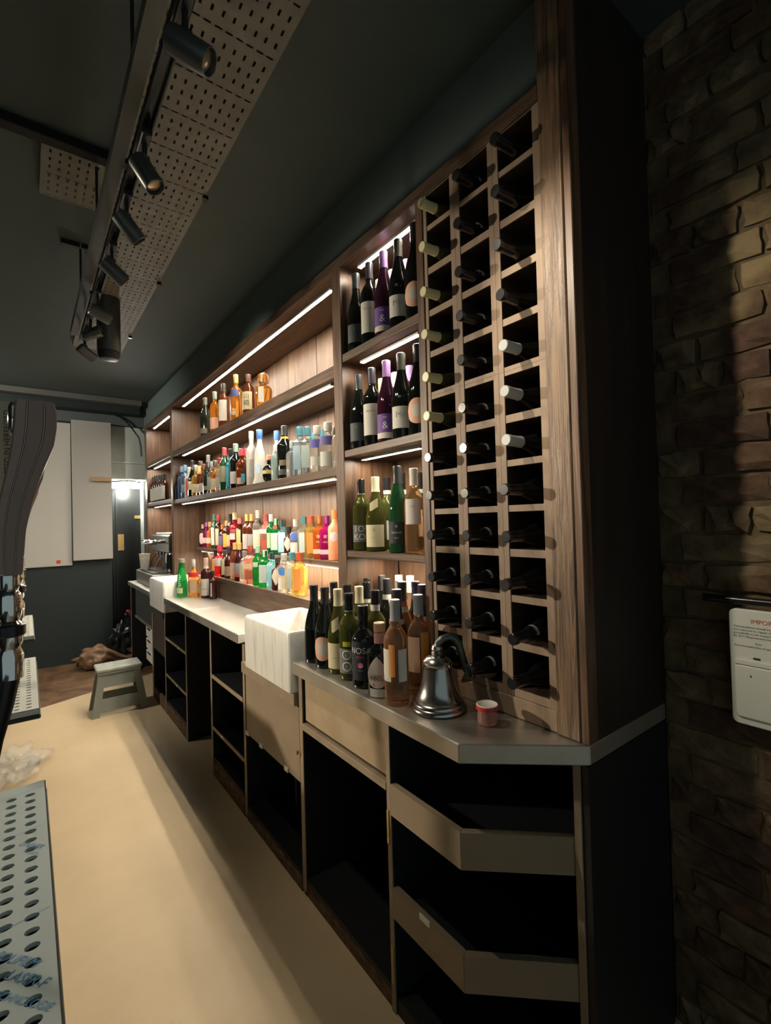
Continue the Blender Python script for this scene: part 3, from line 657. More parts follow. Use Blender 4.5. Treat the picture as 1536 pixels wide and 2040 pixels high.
sp(ZA, 1.115, 3.067, .304, 'tall', M_amber, (.62,.45,.16), [(.155,.20,.06,(.08,.10,.32)),(.03,.06,.05,(.62,.42,.22),'disc')], 'amber bottle with gold cap and slanting blue band', GA)
sp(ZA, 1.115, 2.850, .248, 'tall', M_brown, (.16,.085,.07), [(.025,.135,.072,(.62,.56,.36))], 'short dark whisky bottle with cream calligraphy label', GA, .038, prints=[('山', .036, .105, INK), ('崎', .042, .062, INK)])
sp(ZA, 1.125, 2.640, .200, 'decant', M_amber, mat('stopper_glass',(.75,.72,.66),.1,trans=.5), [(.025,.115,.034,PAPER,None,0)], 'squat amber decanter bottle with large round glass stopper', GA, .042, .70)

ZB = 1.7103; GB = 'bottles on the lower spirits shelf'
L = 'on the lower spirits shelf'
B_ = [
 (1.115,4.566,0.200,'spirit',mat('navy_glass',(.01,.02,.05),.05),(.03,.05,.10),[], 'small navy bottle in the left corner',.034),
 (1.118,4.480,0.295,'tall',mat('blue_tint_glass',(.10,.16,.26),.05,trans=.5),(.16,.22,.30),[], 'blue-grey bottle with silver cap in the left corner',.036),
 (1.118,4.372,0.292,'tall',mat('blue_tint_glass',(.1,.16,.26)),(.10,.18,.28),[(.05,.12,.06,(.2,.25,.35))], 'blue-grey bottle second from the left',.036),
 (1.118,4.245,0.260,'bord',M_frost,PAPER,[(.02,.16,.022,(.62,.10,.05))], 'white bottle with red ribbon',.038),
 (1.118,4.135,0.304,'burg',M_darkglass,BLACK,[(.06,.13,.07,CREAM)], 'dark bottle with black cap behind the red ribbon bottle',.038),
 (1.118,4.045,0.258,'spirit',M_yellow,(.35,.35,.33),[(.03,.10,.065,CREAM)], 'yellow bottle with cream label',.034),
 (1.118,3.905,0.272,'spirit',M_brown,(.10,.08,.07),[(.02,.09,.07,PAPER),(.17,.235,.04,(.60,.44,.18))], 'brown bottle with gold neck',.036),
 (1.118,3.815,0.239,'burg',M_brown,(.30,.10,.08),[(.02,.09,.07,PAPER)], 'low brown bottle with pale label',.036),
 (1.120,3.715,0.298,'champ',mat('green_black_glass',(.014,.02,.014)),(.17,.18,.17),[(.03,.06,.06,(.3,.28,.24))], 'tall dark champagne-shaped bottle',.040),
 (1.118,3.630,0.239,'spirit',M_clear,(.25,.27,.30),[(.02,.12,.06,(.38,.42,.44))], 'grey-labelled clear bottle',.034),
 (1.210,3.836,0.275,'spirit',M_yellow,(.10,.12,.14),[(.14,.20,.04,(.62,.46,.18))], 'gold bottle in the second row',.034),
 (1.118,3.542,0.236,'spirit',M_amber,(.14,.14,.14),[(.02,.10,.07,CREAM)], 'amber bottle with cream label and dark cap',.036),
 (1.118,3.425,0.240,'spirit',M_clear,RED,[(.03,.10,.07,(.55,.5,.46))], 'clear bottle with crimson cap',.035),
 (1.118,3.325,0.300,'bord',mat('deep_green_glass',(.02,.09,.04),.05,trans=.3),RED,[(.06,.17,.07,(.30,.31,.20))], 'green-necked bottle with red cap and olive label',.037),
 (1.215,3.450,0.240,'spirit',M_darkglass,BLACK,[(.05,.15,.070,(.33,.33,.22))], 'dark bottle with olive green label',.038),
 (1.118,3.205,0.277,'spirit',mat('cyan_spirit',(.06,.42,.60),.04,trans=.6),BLACK,[(.02,.15,.03,(.10,.42,.58),None,-.5)], 'bottle with bright blue stripe and black cap',.034),
 (1.118,3.105,0.297,'bord',M_darkglass,(.22,.31,.27),[(.03,.11,.075,PAPER)], 'dark bottle with sage green cap and white label',.040),
 (1.118,2.995,0.249,'squat',M_brown,RED,[(.02,.06,.05,(.55,.4,.3)),(.03,.085,.025,(.05,.45,.62),None,.5)], 'brown rum bottle with red cap and blue mark',.040),
 (1.210,3.154,0.279,'spirit',M_brown,RED,[(.06,.14,.06,(.35,.16,.08))], 'brown bottle with red cap in the second row',.036),
 (1.118,2.830,0.334,'tall',M_frost,(.55,.46,.36),[(.05,.16,.06,(.42,.42,.38))], 'tall pale bottle with copper-tinted neck',.034),
 (1.124,2.715,0.326,'flare',M_frost,BLUE,[(.06,.12,.05,(.45,.55,.66),'disc')], 'tall frosted vodka bottle with blue cap, left one',.048),
 (1.120,2.570,0.153,'globe',M_darkglass,(.50,.26,.16),[(.045,.066,.08,(.50,.40,.14)),(.14,.151,.03,PAPER)], 'round black flask with gold band',.044),
 (1.216,2.670,0.320,'flare',M_frost,BLUE,[(.06,.12,.05,(.45,.55,.66),'disc')], 'tall frosted vodka bottle with blue cap, right one',.046),
 (1.118,2.475,0.200,'tall',mat('pale_teal_glass',(.45,.62,.60),.05,trans=.6),(.5,.5,.48),[], 'pale teal slim bottle',.028),
 (1.122,2.365,0.288,'bord',M_darkglass,(.03,.03,.03),[(.218,.228,.06,(.70,.55,.05)),(.07,.10,.04,(.16,.14,.06)),(.02,.05,.06,(.07,.07,.06))], 'large black bottle with yellow neck ring',.044),
 (1.118,2.180,0.249,'square',mat('blue_clear_glass',(.62,.76,.84),.05,trans=.85,ior=1.36),TEAL,[(.03,.15,.05,(.30,.42,.50))], 'square clear vodka bottle with teal cap, left one',.036),
 (1.118,2.268,0.190,'tall',mat('blue_clear_glass',(.62,.76,.84)),(.5,.56,.6),[], 'low blue-tinted bottle beside the black bottle',.034),
 (1.118,2.095,0.234,'square',M_clear,TEAL,[(.03,.14,.05,(.36,.45,.42))], 'square clear vodka bottle with teal cap, right one',.036),
 (1.210,2.201,0.229,'square',M_clear,TEAL,[], 'clear vodka bottle with teal cap in the second row, left',.032),
 (1.120,2.005,0.224,'spirit',M_clear,WHITE,[(.115,.155,.065,(.10,.09,.33)),(.03,.075,.06,(.48,.5,.44))], 'clear gin bottle with white cap and violet label',.040),
 (1.210,2.109,0.232,'square',M_clear,TEAL,[], 'clear vodka bottle with teal cap in the second row, right',.032),
 (1.122,1.905,0.224,'spirit',M_clear,WHITE,[(.115,.155,.065,(.12,.10,.30)),(.02,.085,.07,(.50,.52,.47))], 'large clear bottle with white stopper near the upright',.043),
 (1.210,2.012,0.228,'spirit',M_clear,(.45,.42,.36),[], 'clear bottle in the second row by the upright',.038),
 (1.130,1.810,0.225,'spirit',M_clear,(.5,.48,.42),[], 'clear bottle right against the upright',.040)]
for X,Y,H,k,gl,cap,labs,txt,R in B_: sp(ZB, X, Y, H, k, gl, cap, labs, txt+' '+L, GB, R)

ZS = 1.2703; GS = 'bottles on the raised rear step'; L = 'on the rear step'
M_purple = mat('purple_gin',(.42,.03,.25),.04,trans=.75,ior=1.36); M_orange = mat('orange_gin',(.95,.22,.04),.04,trans=.75,ior=1.36)
M_magenta = mat('magenta_gin',(.55,.015,.20),.04,trans=.7,ior=1.36); M_redl = mat('red_liqueur',(.70,.02,.03),.04,trans=.7,ior=1.36)
M_lblue = mat('light_blue_gin',(.35,.72,.82),.04,trans=.85,ior=1.36); M_vdark = mat('cola_liqueur',(.05,.012,.012),.05,trans=.1)
M_pink = mat('pink_gin',(.90,.40,.32),.05,trans=.7,ior=1.36)
S_ = [
 (4.500,.208,'spirit',M_vdark,(.55,.36,.20),[(.03,.13,.07,(.62,.45,.42),'disc')],'dark bottle with round pink label, leftmost',.034),
 (4.396,.228,'spirit',M_purple,(.30,.12,.30),[(.04,.09,.06,(.62,.45,.50))],'purple bottle with violet cap',.034),
 (4.290,.228,'spirit',M_orange,(.70,.30,.15),[(.04,.09,.06,(.65,.40,.30))],'orange bottle with orange cap',.034),
 (4.160,.292,'tall',mat('deep_green_glass',(.02,.09,.04)),GRN,[(.03,.18,.045,(.48,.52,.40))],'green bottle with green cap and pale label',.036),
 (4.060,.289,'tall',M_vdark,RED,[(.03,.17,.03,(.5,.45,.3))],'dark bottle with red cap',.036),
 (3.955,.200,'spirit',M_vdark,ORG,[(.03,.11,.05,(.14,.12,.22))],'short dark bottle with orange cap',.034),
 (3.858,.232,'tall',M_vdark,(.50,.34,.16),[(.02,.13,.04,(.80,.40,.06))],'dark bottle with bright orange label',.034),
 (3.762,.285,'tall',M_vdark,BLACK,[(.03,.12,.06,(.55,.40,.25))],'tall dark bottle with black cap',.034),
 (3.662,.292,'squat',M_redl,(.62,.50,.27),[(.085,.135,.07,(.62,.52,.50)),(.14,.165,.05,(.35,.06,.08))],'red liqueur bottle with cream cap',.042),
 (3.550,.250,'squat',M_vdark,(.55,.16,.14),[(.03,.16,.035,(.55,.48,.20))],'dark bottle with red cap and narrow yellow label',.040),
 (3.405,.273,'bord',M_brown,YEL,[(.02,.13,.07,(.58,.52,.46))],'brown rum bottle with yellow cap, left one',.036),
 (3.318,.272,'bord',M_brown,YEL,[(.02,.13,.07,(.33,.33,.30))],'brown rum bottle with yellow cap, right one',.036),
 (3.200,.296,'tall',M_clear,(.66,.62,.50),[(.03,.16,.07,(.64,.60,.45))],'clear bottle with white cap and cream label',.038),
 (3.060,.264,'square',M_pink,RED,[(.02,.10,.05,(.45,.08,.05)),(.135,.165,.07,(.62,.60,.55))],'pink gin bottle with red cap and white arch',.038),
 (2.975,.262,'tall',M_green,WHITE,[(.04,.14,.05,(.4,.5,.3))],'green bottle with white cap behind the pale label one',.034),
 (2.895,.232,'square',M_green,(.55,.60,.50),[(.03,.14,.055,(.50,.60,.52)),(.165,.19,.03,(.5,.05,.08),'disc')],'green gin bottle with pale green label',.037),
 (2.795,.220,'square',M_lblue,BLACK,[(.02,.145,.045,(.42,.62,.66))],'light blue gin bottle with black cap',.032),
 (2.710,.178,'spirit',M_vdark,BLACK,[(.03,.12,.06,(.62,.58,.46),'diamond')],'black bottle with white diamond label',.034),
 (2.614,.222,'spirit',M_clear,(.55,.55,.48),[(.02,.085,.065,(.62,.60,.52)),(.095,.145,.06,(.06,.12,.42),'disc')],'clear gin bottle with blue and white label',.038),
 (2.510,.235,'square',mat('pale_yellow_gin',(.90,.85,.62),.04,trans=.88,ior=1.36),TEAL,[(.03,.145,.04,(.40,.50,.52))],'square pale bottle with teal cap',.037),
 (2.420,.238,'square',M_yellow,(.60,.08,.06),[(.03,.145,.038,(.60,.20,.04))],'square yellow bottle with red cap',.037),
 (2.322,.237,'square',M_orange,(.45,.22,.08),[(.03,.055,.06,(.70,.48,.42))],'orange gin bottle with pale base label',.036),
 (2.245,.236,'square',M_magenta,(.22,.06,.20),[(.03,.055,.06,(.62,.42,.52))],'magenta gin bottle with plum cap',.036),
 (2.160,.265,'tall',mat('frosted_orange',(.92,.36,.18),.4,trans=.3),(.80,.25,.08),[(.10,.15,.045,(.50,.42,.42),'disc')],'frosted orange bottle, rightmost',.037)]
for Y,H,k,gl,cap,labs,txt,R in S_:
    pr_ = [('NEILL', .011, .095, (.7,.6,.55)), ('*', .05, .115, (.7,.6,.55))] if 'gin bottle with p' in txt and ('orange' in txt or 'magenta' in txt) else ()
    sp(ZS, 1.300, Y, H, k, gl, cap, labs, txt+' '+L, GS, R, prints=pr_)

ZL = 1.0753; GL = 'bottles on the low front ledge'; L = 'on the low front ledge'
F_ = [
 (3.830,.199,'tall',M_vdark,BLACK,[(.02,.13,.035,(.75,.40,.06))],'dark bottle with orange label, leftmost',.034),
 (3.722,.231,'squat',M_redl,(.60,.04,.08),[(.08,.14,.07,(.55,.50,.50))],'bright red liqueur bottle',.043),
 (3.610,.201,'tall',M_vdark,(.10,.08,.09),[(.02,.14,.03,(.55,.50,.28))],'slim dark bottle with cream strip',.032),
 (3.510,.230,'spirit',M_vdark,(.06,.05,.06),[(.02,.09,.06,(.30,.20,.14))],'dark bottle with brown label',.036),
 (3.385,.264,'bord',M_brown,YEL,[(.03,.125,.065,(.60,.36,.28)),(.005,.028,.06,(.6,.45,.2))],'brown bottle with yellow cap and peach label',.037),
 (3.298,.266,'bord',M_vdark,YEL,[(.05,.125,.065,(.26,.27,.27)),(.03,.05,.065,(.55,.08,.06))],'dark bottle with yellow cap and grey label',.037),
 (3.200,.212,'spirit',M_clear,(.34,.34,.35),[(.02,.135,.035,(.46,.55,.42))],'clear bottle with narrow green label',.036),
 (3.090,.252,'square',M_pink,RED,[(.03,.09,.055,(.45,.10,.06)),(.10,.135,.06,(.66,.42,.30))],'pink gin bottle with red cap',.038),
 (2.965,.255,'tall',M_green,(.40,.62,.42),[(.12,.15,.05,(.5,.55,.48))],'green bottle with pale mint cap',.036),
 (2.850,.228,'square',M_green,(.50,.56,.50),[(.03,.14,.050,(.46,.50,.46))],'green gin bottle with grey label',.040),
 (2.742,.217,'square',M_lblue,BLACK,[(.015,.145,.040,(.25,.55,.62))],'light blue gin bottle with black cap',.031),
 (2.662,.194,'spirit',M_vdark,(.06,.06,.07),[(.03,.135,.065,(.62,.58,.46),'diamond')],'black bottle with white diamond label',.037),
 (2.570,.219,'spirit',M_clear,(.58,.58,.55),[(.02,.085,.065,(.60,.60,.52)),(.095,.145,.06,(.05,.18,.52),'disc')],'clear gin bottle with silver cap and blue label',.040),
 (2.467,.229,'square',mat('pale_yellow_gin',(.90,.85,.62)),TEAL,[(.03,.145,.04,(.36,.46,.48))],'square pale bottle with teal cap',.038),
 (2.374,.231,'square',M_yellow,(.55,.06,.05),[(.03,.145,.035,(.58,.20,.05))],'square yellow bottle with red cap, rightmost',.040)]
for Y,H,k,gl,cap,labs,txt,R in F_: sp(ZL, 1.198, Y, H, k, gl, cap, labs, txt+' '+L, GL, R)

for i, (Y, H) in enumerate(((5.695,.290),(5.590,.290),(5.485,.287),(5.380,.284),(5.275,.281),(5.170,.278))):
    bottle((1.125, Y, 1.7283), H, 'bord', mat('dark_brown_glass',(.03,.012,.008),.06), BLACK, [(.02,.155,.050,PAPER)],
           'dark bottle with white label in the far bay, %s from the left' % ORD[i], 'six alike bottles in the far bay', .037, .80, name='spirit_bottle')

# bottles on the middle worktop
ZM = 0.9205; GM = 'bottles by the clean sink'
sp(ZM, .965, 3.925, .292, 'green', M_green, (.22,.20,.16), [(.03,.07,.05,(.55,.60,.30))], 'green mineral water bottle beside the clean sink', GM, .041, .90, prints=[('Perrier', .042, .118, (.66,.72,.55), 0.0, 'up')])
sp(ZM, 1.046, 3.893, .285, 'jugcap', M_amber, (.50,.48,.46), [(.15,.185,.12,(.70,.03,.03)),(.03,.13,.08,(.55,.40,.25))], 'amber bottle with red shoulders beside the green bottle', GM, .042, .78)
sp(ZM, 1.072, 3.815, .165, 'hip', M_amber, (.62,.60,.55), [(.03,.10,.03,(.60,.42,.25))], 'small amber bottle with white cap by the sink', GM, .022)
sp(ZM, 1.118, 3.860, .195, 'hip', M_amber, (.65,.50,.05), [(.03,.10,.03,(.55,.25,.10))], 'small amber bottle with yellow cap by the sink', GM, .022)
sp(ZM, 1.092, 3.725, .300, 'tall', M_vdark, (.62,.42,.36), [(.02,.145,.075,PAPER)], 'dark wine-shaped bottle with white bird label by the sink', GM, .040, .74, prints=[('~', .07, .07, (.5,.12,.08))])
sp(ZM, 1.110, 3.625, .210, 'tall', M_vdark, BLACK, [(.02,.12,.012,PAPER)], 'slim black bottle at the end of the group by the sink', GM, .028)

# ------------------------------------------------------------------ ship's bell and jar on the front worktop
bx, by = 0.958, 1.030
t = thing('bell', (bx, by, ZT), 'polished metal ship bell with curved hanging bracket on the worktop', 'bell')
t.scale = (1.16, 1.16, 1.02)
R = .072
bell_p = [(.052,0),(.068,.001),(.0715,.006),(.0705,.012),(.066,.016),(.0665,.020),(.064,.025),(.060,.028),(.0605,.032),(.056,.038),(.049,.052),(.0435,.072),(.040,.095),(.0375,.118),(.0365,.128),(.038,.131),(.036,.135),(.028,.146),(.014,.152),(.0005,.1535)]
MB().lathe(bell_p, 40).build('bell_body', M_chrome2, t, local=True)
MB().lathe([(.0005,.150),(.012,.152),(.015,.158),(.012,.164),(.016,.170),(.014,.178),(.006,.183),(.0005,.184)], 16).build('crown_knob', M_chrome2, t, local=True)
arm = []
for k in range(13):
    a = PI*0.98 - k/12*PI*0.98
    arm.append((.030+.036*-math.cos(PI-a)*1.0, 0.0, .165+.032*math.sin(a)))
arm = [(-.004,-.002,.168),(.000,-.004,.186),(.012,-.008,.198),(.028,-.014,.202),(.042,-.020,.196),(.052,-.025,.178),(.058,-.029,.150),(.064,-.033,.122),(.068,-.036,.098)]
MB().tube(arm, [.008,.009,.010,.0105,.0105,.010,.0095,.009,.009], 10).build('bracket_arm', mat('aged_bronze',(.10,.12,.10),.35,metal=.7), t, local=True)
o = B(-.022,.022,-.022,.022,-.004,.004).build('mounting_plate', M_chrome2, t, local=True, bevel=.0015)
o.location = (.074,-.040,.088); o.rotation_euler = (-.55, -.65, .3)

jx, jy = 0.985, 0.868
t = thing('jar', (jx, jy, ZT), 'small glass jar with red rim and white lid beside the bell', 'jar')
MB().lathe([(.0005,.0015),(.022,0),(.0265,.004),(.027,.020),(.025,.036),(.0265,.044)], 24).build('glass', mat('pink_jar_glass',(.75,.42,.36),.05,trans=.75,ior=1.3), t, local=True)
MB().lathe([(.0275,.040),(.0305,.041),(.0305,.050),(.029,.051)], 24).build('rim', mat('red_rim',(.45,.03,.03),.3), t, local=True)
MB().lathe([(.0005,.0505),(.0285,.0508),(.029,.0525),(.027,.0535),(.0255,.0525),(.0005,.0525)], 24).build('lid', M_white, t, local=True)

# ------------------------------------------------------------------ ceiling: perforated cable trays, strut, lighting track
def perforated(x0, x1, y0, y1, z, name, m, parent, px=0.0305, period=0.18):
    """flat sheet with real slots: three rows of lengthwise slots, then one row of crosswise slots"""
    n = int((x1-x0-0.012)/px); off = (x1-x0-n*px)/2
    xs = [x0]
    for i in range(n):
        c = x0+off+(i+0.5)*px; xs += [c-0.010, c-0.0034, c+0.0034, c+0.010]
    xs.append(x1)
    ys = [y0]; kinds = []
    y = y0+0.02
    while y+period < y1:
        for k in range(3):
            a = y+k*0.046; ys += [a, a+0.019]; kinds += [None, 'L']
        a = y+3*0.046; ys += [a+0.004, a+0.010]; kinds += [None, 'C']
        y += period
    ys.append(y1); kinds.append(None)
    vs = [(xx, yy, z) for yy in ys for xx in xs]; W = len(xs); fs = []
    for j, kd in enumerate(kinds):
        i = 0
        while i < W-1:
            q = (i-1) % 4 if 0 < i < W-1 else 3       # 0: c-9..c-3.5, 1: slot, 2: c+3.5..c+9, 3: land
            hole = (kd == 'L' and i > 0 and q == 1) or (kd == 'C' and i > 0 and q in (0, 1, 2))
            if not hole: fs.append((j*W+i, (j+1)*W+i, (j+1)*W+i+1, j*W+i+1))
            i += 1
    return MB().add(vs, fs).build(name, m, parent)
ct = thing('cable_tray', (0.46, 2.0, 2.86), 'long perforated metal cable tray running along the dark ceiling', 'cable tray')
perforated(0.30, 0.622, -0.3, 4.30, 2.872, 'perforated_sheet', M_tray, ct)
B(0.2985, 0.2998, -0.3, 4.30, 2.872, 2.899).build('side_lip', M_tray, ct); B(0.6222, 0.6235, -0.3, 4.30, 2.872, 2.899).build('side_lip', M_tray, ct)
for y in (2.02, 2.90, 3.85): B(0.612, 0.632, y, y+0.02, 2.855, 2.8715).build('clip', M_capblack, ct)
ct2 = thing('cable_tray', (0.1, 2.2, 2.86), 'short perforated tray branch beside the dark ceiling beam', 'cable tray')
perforated(0.06, 0.296, 2.075, 2.40, 2.872, 'perforated_sheet', M_tray, ct2, 0.0305, 0.15)
B(0.058, 0.0598, 2.075, 2.40, 2.872, 2.899).build('side_lip', M_tray, ct2)
t = thing('ceiling_beam', (-0.8, 2.02, 2.86), 'black bar fixed across the dark ceiling left of the track', 'beam')
B(-2.2, 0.2975, 2.02, 2.066, 2.862, 2.899).build('bar', M_capblack, t, bevel=.003)
t = thing('pendant_cylinder', (0.415, 3.30, 2.5), 'dark cylinder hanging from the ceiling at the far end of the cable tray', 'pendant')
MB().lathe([(.060,2.545),(.064,2.55),(.064,2.868),(.060,2.870)], 28, (.415,3.30,0)).build('shell', M_greymetal, t)
MB().lathe([(.02,2.495),(.050,2.500),(.060,2.515),(.062,2.543),(.05,2.545)], 28, (.415,3.30,0)).build('lower_ring', M_blackmetal, t)

tr = thing('light_track', (0.25, 1.8, 2.58), 'dark lighting track with strut hanging from rods under the ceiling', 'light track')
B(0.214, 0.250, -0.2, 3.22, 2.582, 2.586).build('strut_web', M_greymetal, tr)
B(0.214, 0.2165, -0.2, 3.22, 2.5862, 2.622).build('strut_flange', M_greymetal, tr)
B(0.2475, 0.250, -0.2, 3.22, 2.5862, 2.622).build('strut_flange', M_greymetal, tr)
B(0.262, 0.266, -0.2, 3.28, 2.575, 2.608).build('track_side', M_blackmetal, tr)
B(0.290, 0.294, -0.2, 3.28, 2.575, 2.608).build('track_side', M_blackmetal, tr)
B(0.2662, 0.2898, -0.2, 3.28, 2.590, 2.608).build('track_core', M_capblack, tr)
for y, zt_ in ((1.33, 2.898), (2.10, 2.870), (2.78, 2.873)): MB().tube([(.232, y, 2.587), (.232, y, zt_)], .005, 8).build('hanging_rod', M_blackmetal, tr)
for y in (0.6, 1.6, 2.6): B(.2505,.2615,y,y+.03,2.585,2.60).build('bridge', M_greymetal, tr)
t = thing('strut_bar', (0.22, 2.78, 2.88), 'short black strut bar fixed to the ceiling above a hanging rod', 'strut')
B(0.15, 0.228, 2.765, 2.80, 2.875, 2.8985).build('channel', M_capblack, t); B(0.236, 0.292, 2.765, 2.80, 2.875, 2.8985).build('channel', M_capblack, t)
SPOTS = [(1.02, (.74,-.47,-.53), 23, 'nearest spotlight on the track, tilted toward the wine rack'),
         (1.45, (.42,-.30,-.86), 9, 'second spotlight on the track, its brassy lens showing'),
         (1.75, (.66,.06,-.75), 9, 'third spotlight on the track, aimed down at the worktop'),
         (2.09, (.78,.05,-.62), 9, 'fourth spotlight on the track, aimed at the sink'),
         (2.55, (.93,.20,-.30), 9, 'fifth spotlight on the track, nearly level'),
         (2.86, (.70,-.50,.30), 0, 'sixth spotlight on the track, tipped upward'),
         (3.16, (.80,.35,-.48), 9, 'farthest spotlight at the end of the track')]
for y, d, e, txt in SPOTS:
    t = thing('spotlight', (.278, y, 2.575), txt, 'spotlight', 'spotlights on the track')
    B(-.013,.013,-.045,.045,-.020,-.0005).build('adapter', M_blackmetal, t, local=True, bevel=.003)
    MB().tube([(0,0,-.020),(0,0,-.062)], .007, 10).build('stem', M_blackmetal, t, local=True)
    B(-.012,.012,-.012,.012,-.072,-.060).build('joint', M_blackmetal, t, local=True, bevel=.002)
    dv = Vector(d).normalized(); q = Vector((0,0,1)).rotation_difference(dv)
    o = MB().lathe([(.025,-.036),(.028,-.033),(.028,.054),(.0265,.057),(.0245,.057),(.0235,.042)], 24).build('lamp_body', M_greymetal, t, local=True)
    o.location = (0,0,-.095); o.rotation_mode = 'QUATERNION'; o.rotation_quaternion = q
    ln = MB().lathe([(.0005,.0415),(.0230,.0420),(.0232,.045),(.018,.049),(.0005,.051)], 20).build('lens', M_lens, o, local=True)
    if e:
        p = Vector((.278, y, 2.48)) + dv*0.075
        lamp('track_spot', 'SPOT', p, e, (1.0,.86,.66), p+dv, .02, (1.0 if e > 15 else 1.35), .75)

# ------------------------------------------------------------------ far wall: boards, batten, door, hall lamp
def wx(v): return v*YF/6.15
def wz(v): return 1.475+(v-1.475)*YF/6.15
t = thing('wall_board', (0.0, YF, 1.07), 'wide pale board fixed to the dark far wall behind the tap handle', 'board')
B(-.75, .40, YF-.03, YF-.001, 1.07, 2.63).build('board', mat('pale_board',(.48,.47,.42),.35), t, bevel=.003)
B(.255, .292, YF-.034, YF-.0305, 1.10, 1.135).build('tag', mat('red_tag',(.6,.05,.04),.5), t)
t = thing('wall_board', (0.6, YF, 1.1), 'narrow grey board overlapping the pale board at the doorway', 'board')
B(.405, .782, YF-.085, YF-.031, 1.12, 2.665).build('board', mat('grey_board',(.38,.37,.335),.4), t, bevel=.003)
t = thing('batten', (0.66, YF, 2.0), 'short brown wooden batten screwed across the grey board', 'batten')
B(.575, .772, YF-.115, YF-.0855, 1.992, 2.040).build('bar', mat('batten_wood',(.42,.30,.16),.5,color2=(.34,.23,.12),scale=8,stretch=(1,6,6)), t, bevel=.003)
d1 = struct('door_1', B(.80, 1.30, 6.662, 6.70, 0.0, 1.945), mat('black_door',(.016,.019,.019),.35))
for x0, x1 in ((.845,.862),(.880,.897)): B(x0,x1,6.655,6.6615,.35,1.90).build('moulding', M_wallgreen, d1)
B(.90,.965,6.652,6.6615,1.185,1.385).build('push_plate', M_brass, d1)
B(1.085,1.18,6.652,6.6615,1.575,1.615).build('door_sign', M_brass, d1)
struct('trim_4', B(.80, 1.155, 6.64, 6.72, 1.95, 2.03), M_pale)
struct('trim_5', B(1.155, 1.24, 6.45, 6.72, 0.0, 2.034), M_pale)
t = thing('ceiling_lamp', (.985, 6.52, 2.0), 'glowing white dome lamp in the low hall ceiling above the door', 'lamp')
MB().lathe([(.0005,1.948),(.045,1.953),(.08,1.970),(.098,1.998),(.100,2.012)], 28, (.985,6.47,0)).build('dome', M_dome, t)
MB().lathe([(.101,2.010),(.108,2.012),(.108,2.033),(.09,2.034)], 28, (.985,6.47,0)).build('rim', M_chrome2, t)
lamp('hall_lamp', 'POINT', (.985, 6.47, 1.90), 7, (1.0,.95,.85), None, .05)
t = thing('cable', (1.0, YF-.05, 2.6), 'thin black cable looping down the upper far wall to the shelving', 'cable')
MB().tube([(.84,YF-.03,2.765),(.88,YF-.04,2.755),(.95,YF-.05,2.70),(1.02,YF-.06,2.60),(1.07,YF-.07,2.52),(1.085,YF-.08,2.43),(1.09,YF-.09,2.30)], .009, 8).build('sheath', M_capblack, t)

# ------------------------------------------------------------------ coffee machine and its counter
t = thing('coffee_machine', (1.15, 5.2, .909), 'chrome espresso machine with portafilter handles in the far bay', 'coffee machine')
B(.905, 1.335, 4.72, 5.50, .9095, 1.030).build('base_box', M_steel, t, bevel=.006)
B(1.15, 1.335, 4.74, 5.48, 1.031, 1.215).build('rear_column', M_chrome2, t, bevel=.006)
B(1.055, 1.335, 4.73, 5.49, 1.216, 1.385).build('head_casing', M_chrome2, t, bevel=.010)
B(1.09, 1.335, 4.85, 5.44, 1.386, 1.405).build('cup_warmer', M_steel, t, bevel=.004)
MB().lathe([(.0005,1.035),(.085,1.036),(.088,1.05),(.086,1.20),(.080,1.214)], 24, (1.13,4.84,0)).build('boiler', M_chrome, t)
B(.92, 1.148, 4.74, 5.48, 1.031, 1.042).build('drip_grate', M_blackmetal, t)
for y in (5.02, 5.32):
    MB().lathe([(.0005,1.165),(.036,1.166),(.036,1.2155)], 20, (1.10,y,0)).build('group_head', M_chrome, t)
    p = MB().tube([(1.07,y,1.315),(1.03,y,1.318),(1.00,y,1.318)], .012, 10).build('handle_stem', M_capblack, t)
    MB().lathe([(.0005,0),(.020,.002),(.022,.02),(.022,.075),(.018,.088),(.0005,.09)], 16, (.925,y,1.318), axis='x').build('handle', M_chrome, p)
    MB().tube([(1.06,y-.05,1.20),(1.02,y-.06,1.16),(.99,y-.07,1.09),(.985,y-.07,1.055)], .006, 8).build('steam_wand', M_chrome, t)
t = thing('storage_tub', (.95, 5.30, 1.042), 'clear plastic tub half full of yellow crumbs by the coffee machine', 'tub')
MB().lathe([(.0005,.002),(.038,0),(.041,.004),(.052,.150),(.056,.152),(.056,.158),(.050,.158)], 24, (.955,5.32,1.0425)).build('tub', mat('tub_plastic',(.72,.72,.66),.2,trans=.5), t)
MB().lathe([(.0005,.05),(.0435,.052),(.0495,.115),(.030,.128),(.0005,.133)], 20, (.955,5.32,1.0425)).build('contents', mat('yellow_crumbs',(.68,.52,.16),.8,color2=(.5,.36,.1),scale=60), t)

# ------------------------------------------------------------------ floor: step stool, bags
t = thing('step_stool', (.58, 4.43, 0), 'grey plastic folding step stool standing on the beige floor', 'step stool')
M_stool = mat('grey_stool',(.225,.245,.215),.5); M_stool2 = mat('grey_stool_top',(.33,.35,.29),.55,color2=(.25,.27,.23),scale=20)
B(.425,.745,4.325,4.545,.335,.362).build('step_top', M_stool2, t, bevel=.006)
B(.432,.738,4.332,4.538,.315,.3345).build('top_apron', M_stool, t, bevel=.003)
def leg(xa, xb, ya, yb, w, dpt, name):
    MB().add([(xa,ya,.314),(xa+w,ya,.314),(xa+w,ya+dpt,.314),(xa,ya+dpt,.314),(xb,yb,0),(xb+w,yb,0),(xb+w,yb+dpt,0),(xb,yb+dpt,0)],
             [(0,1,2,3),(7,6,5,4),(4,5,1,0),(5,6,2,1),(6,7,3,2),(7,4,0,3)]).build(name, M_stool, t)
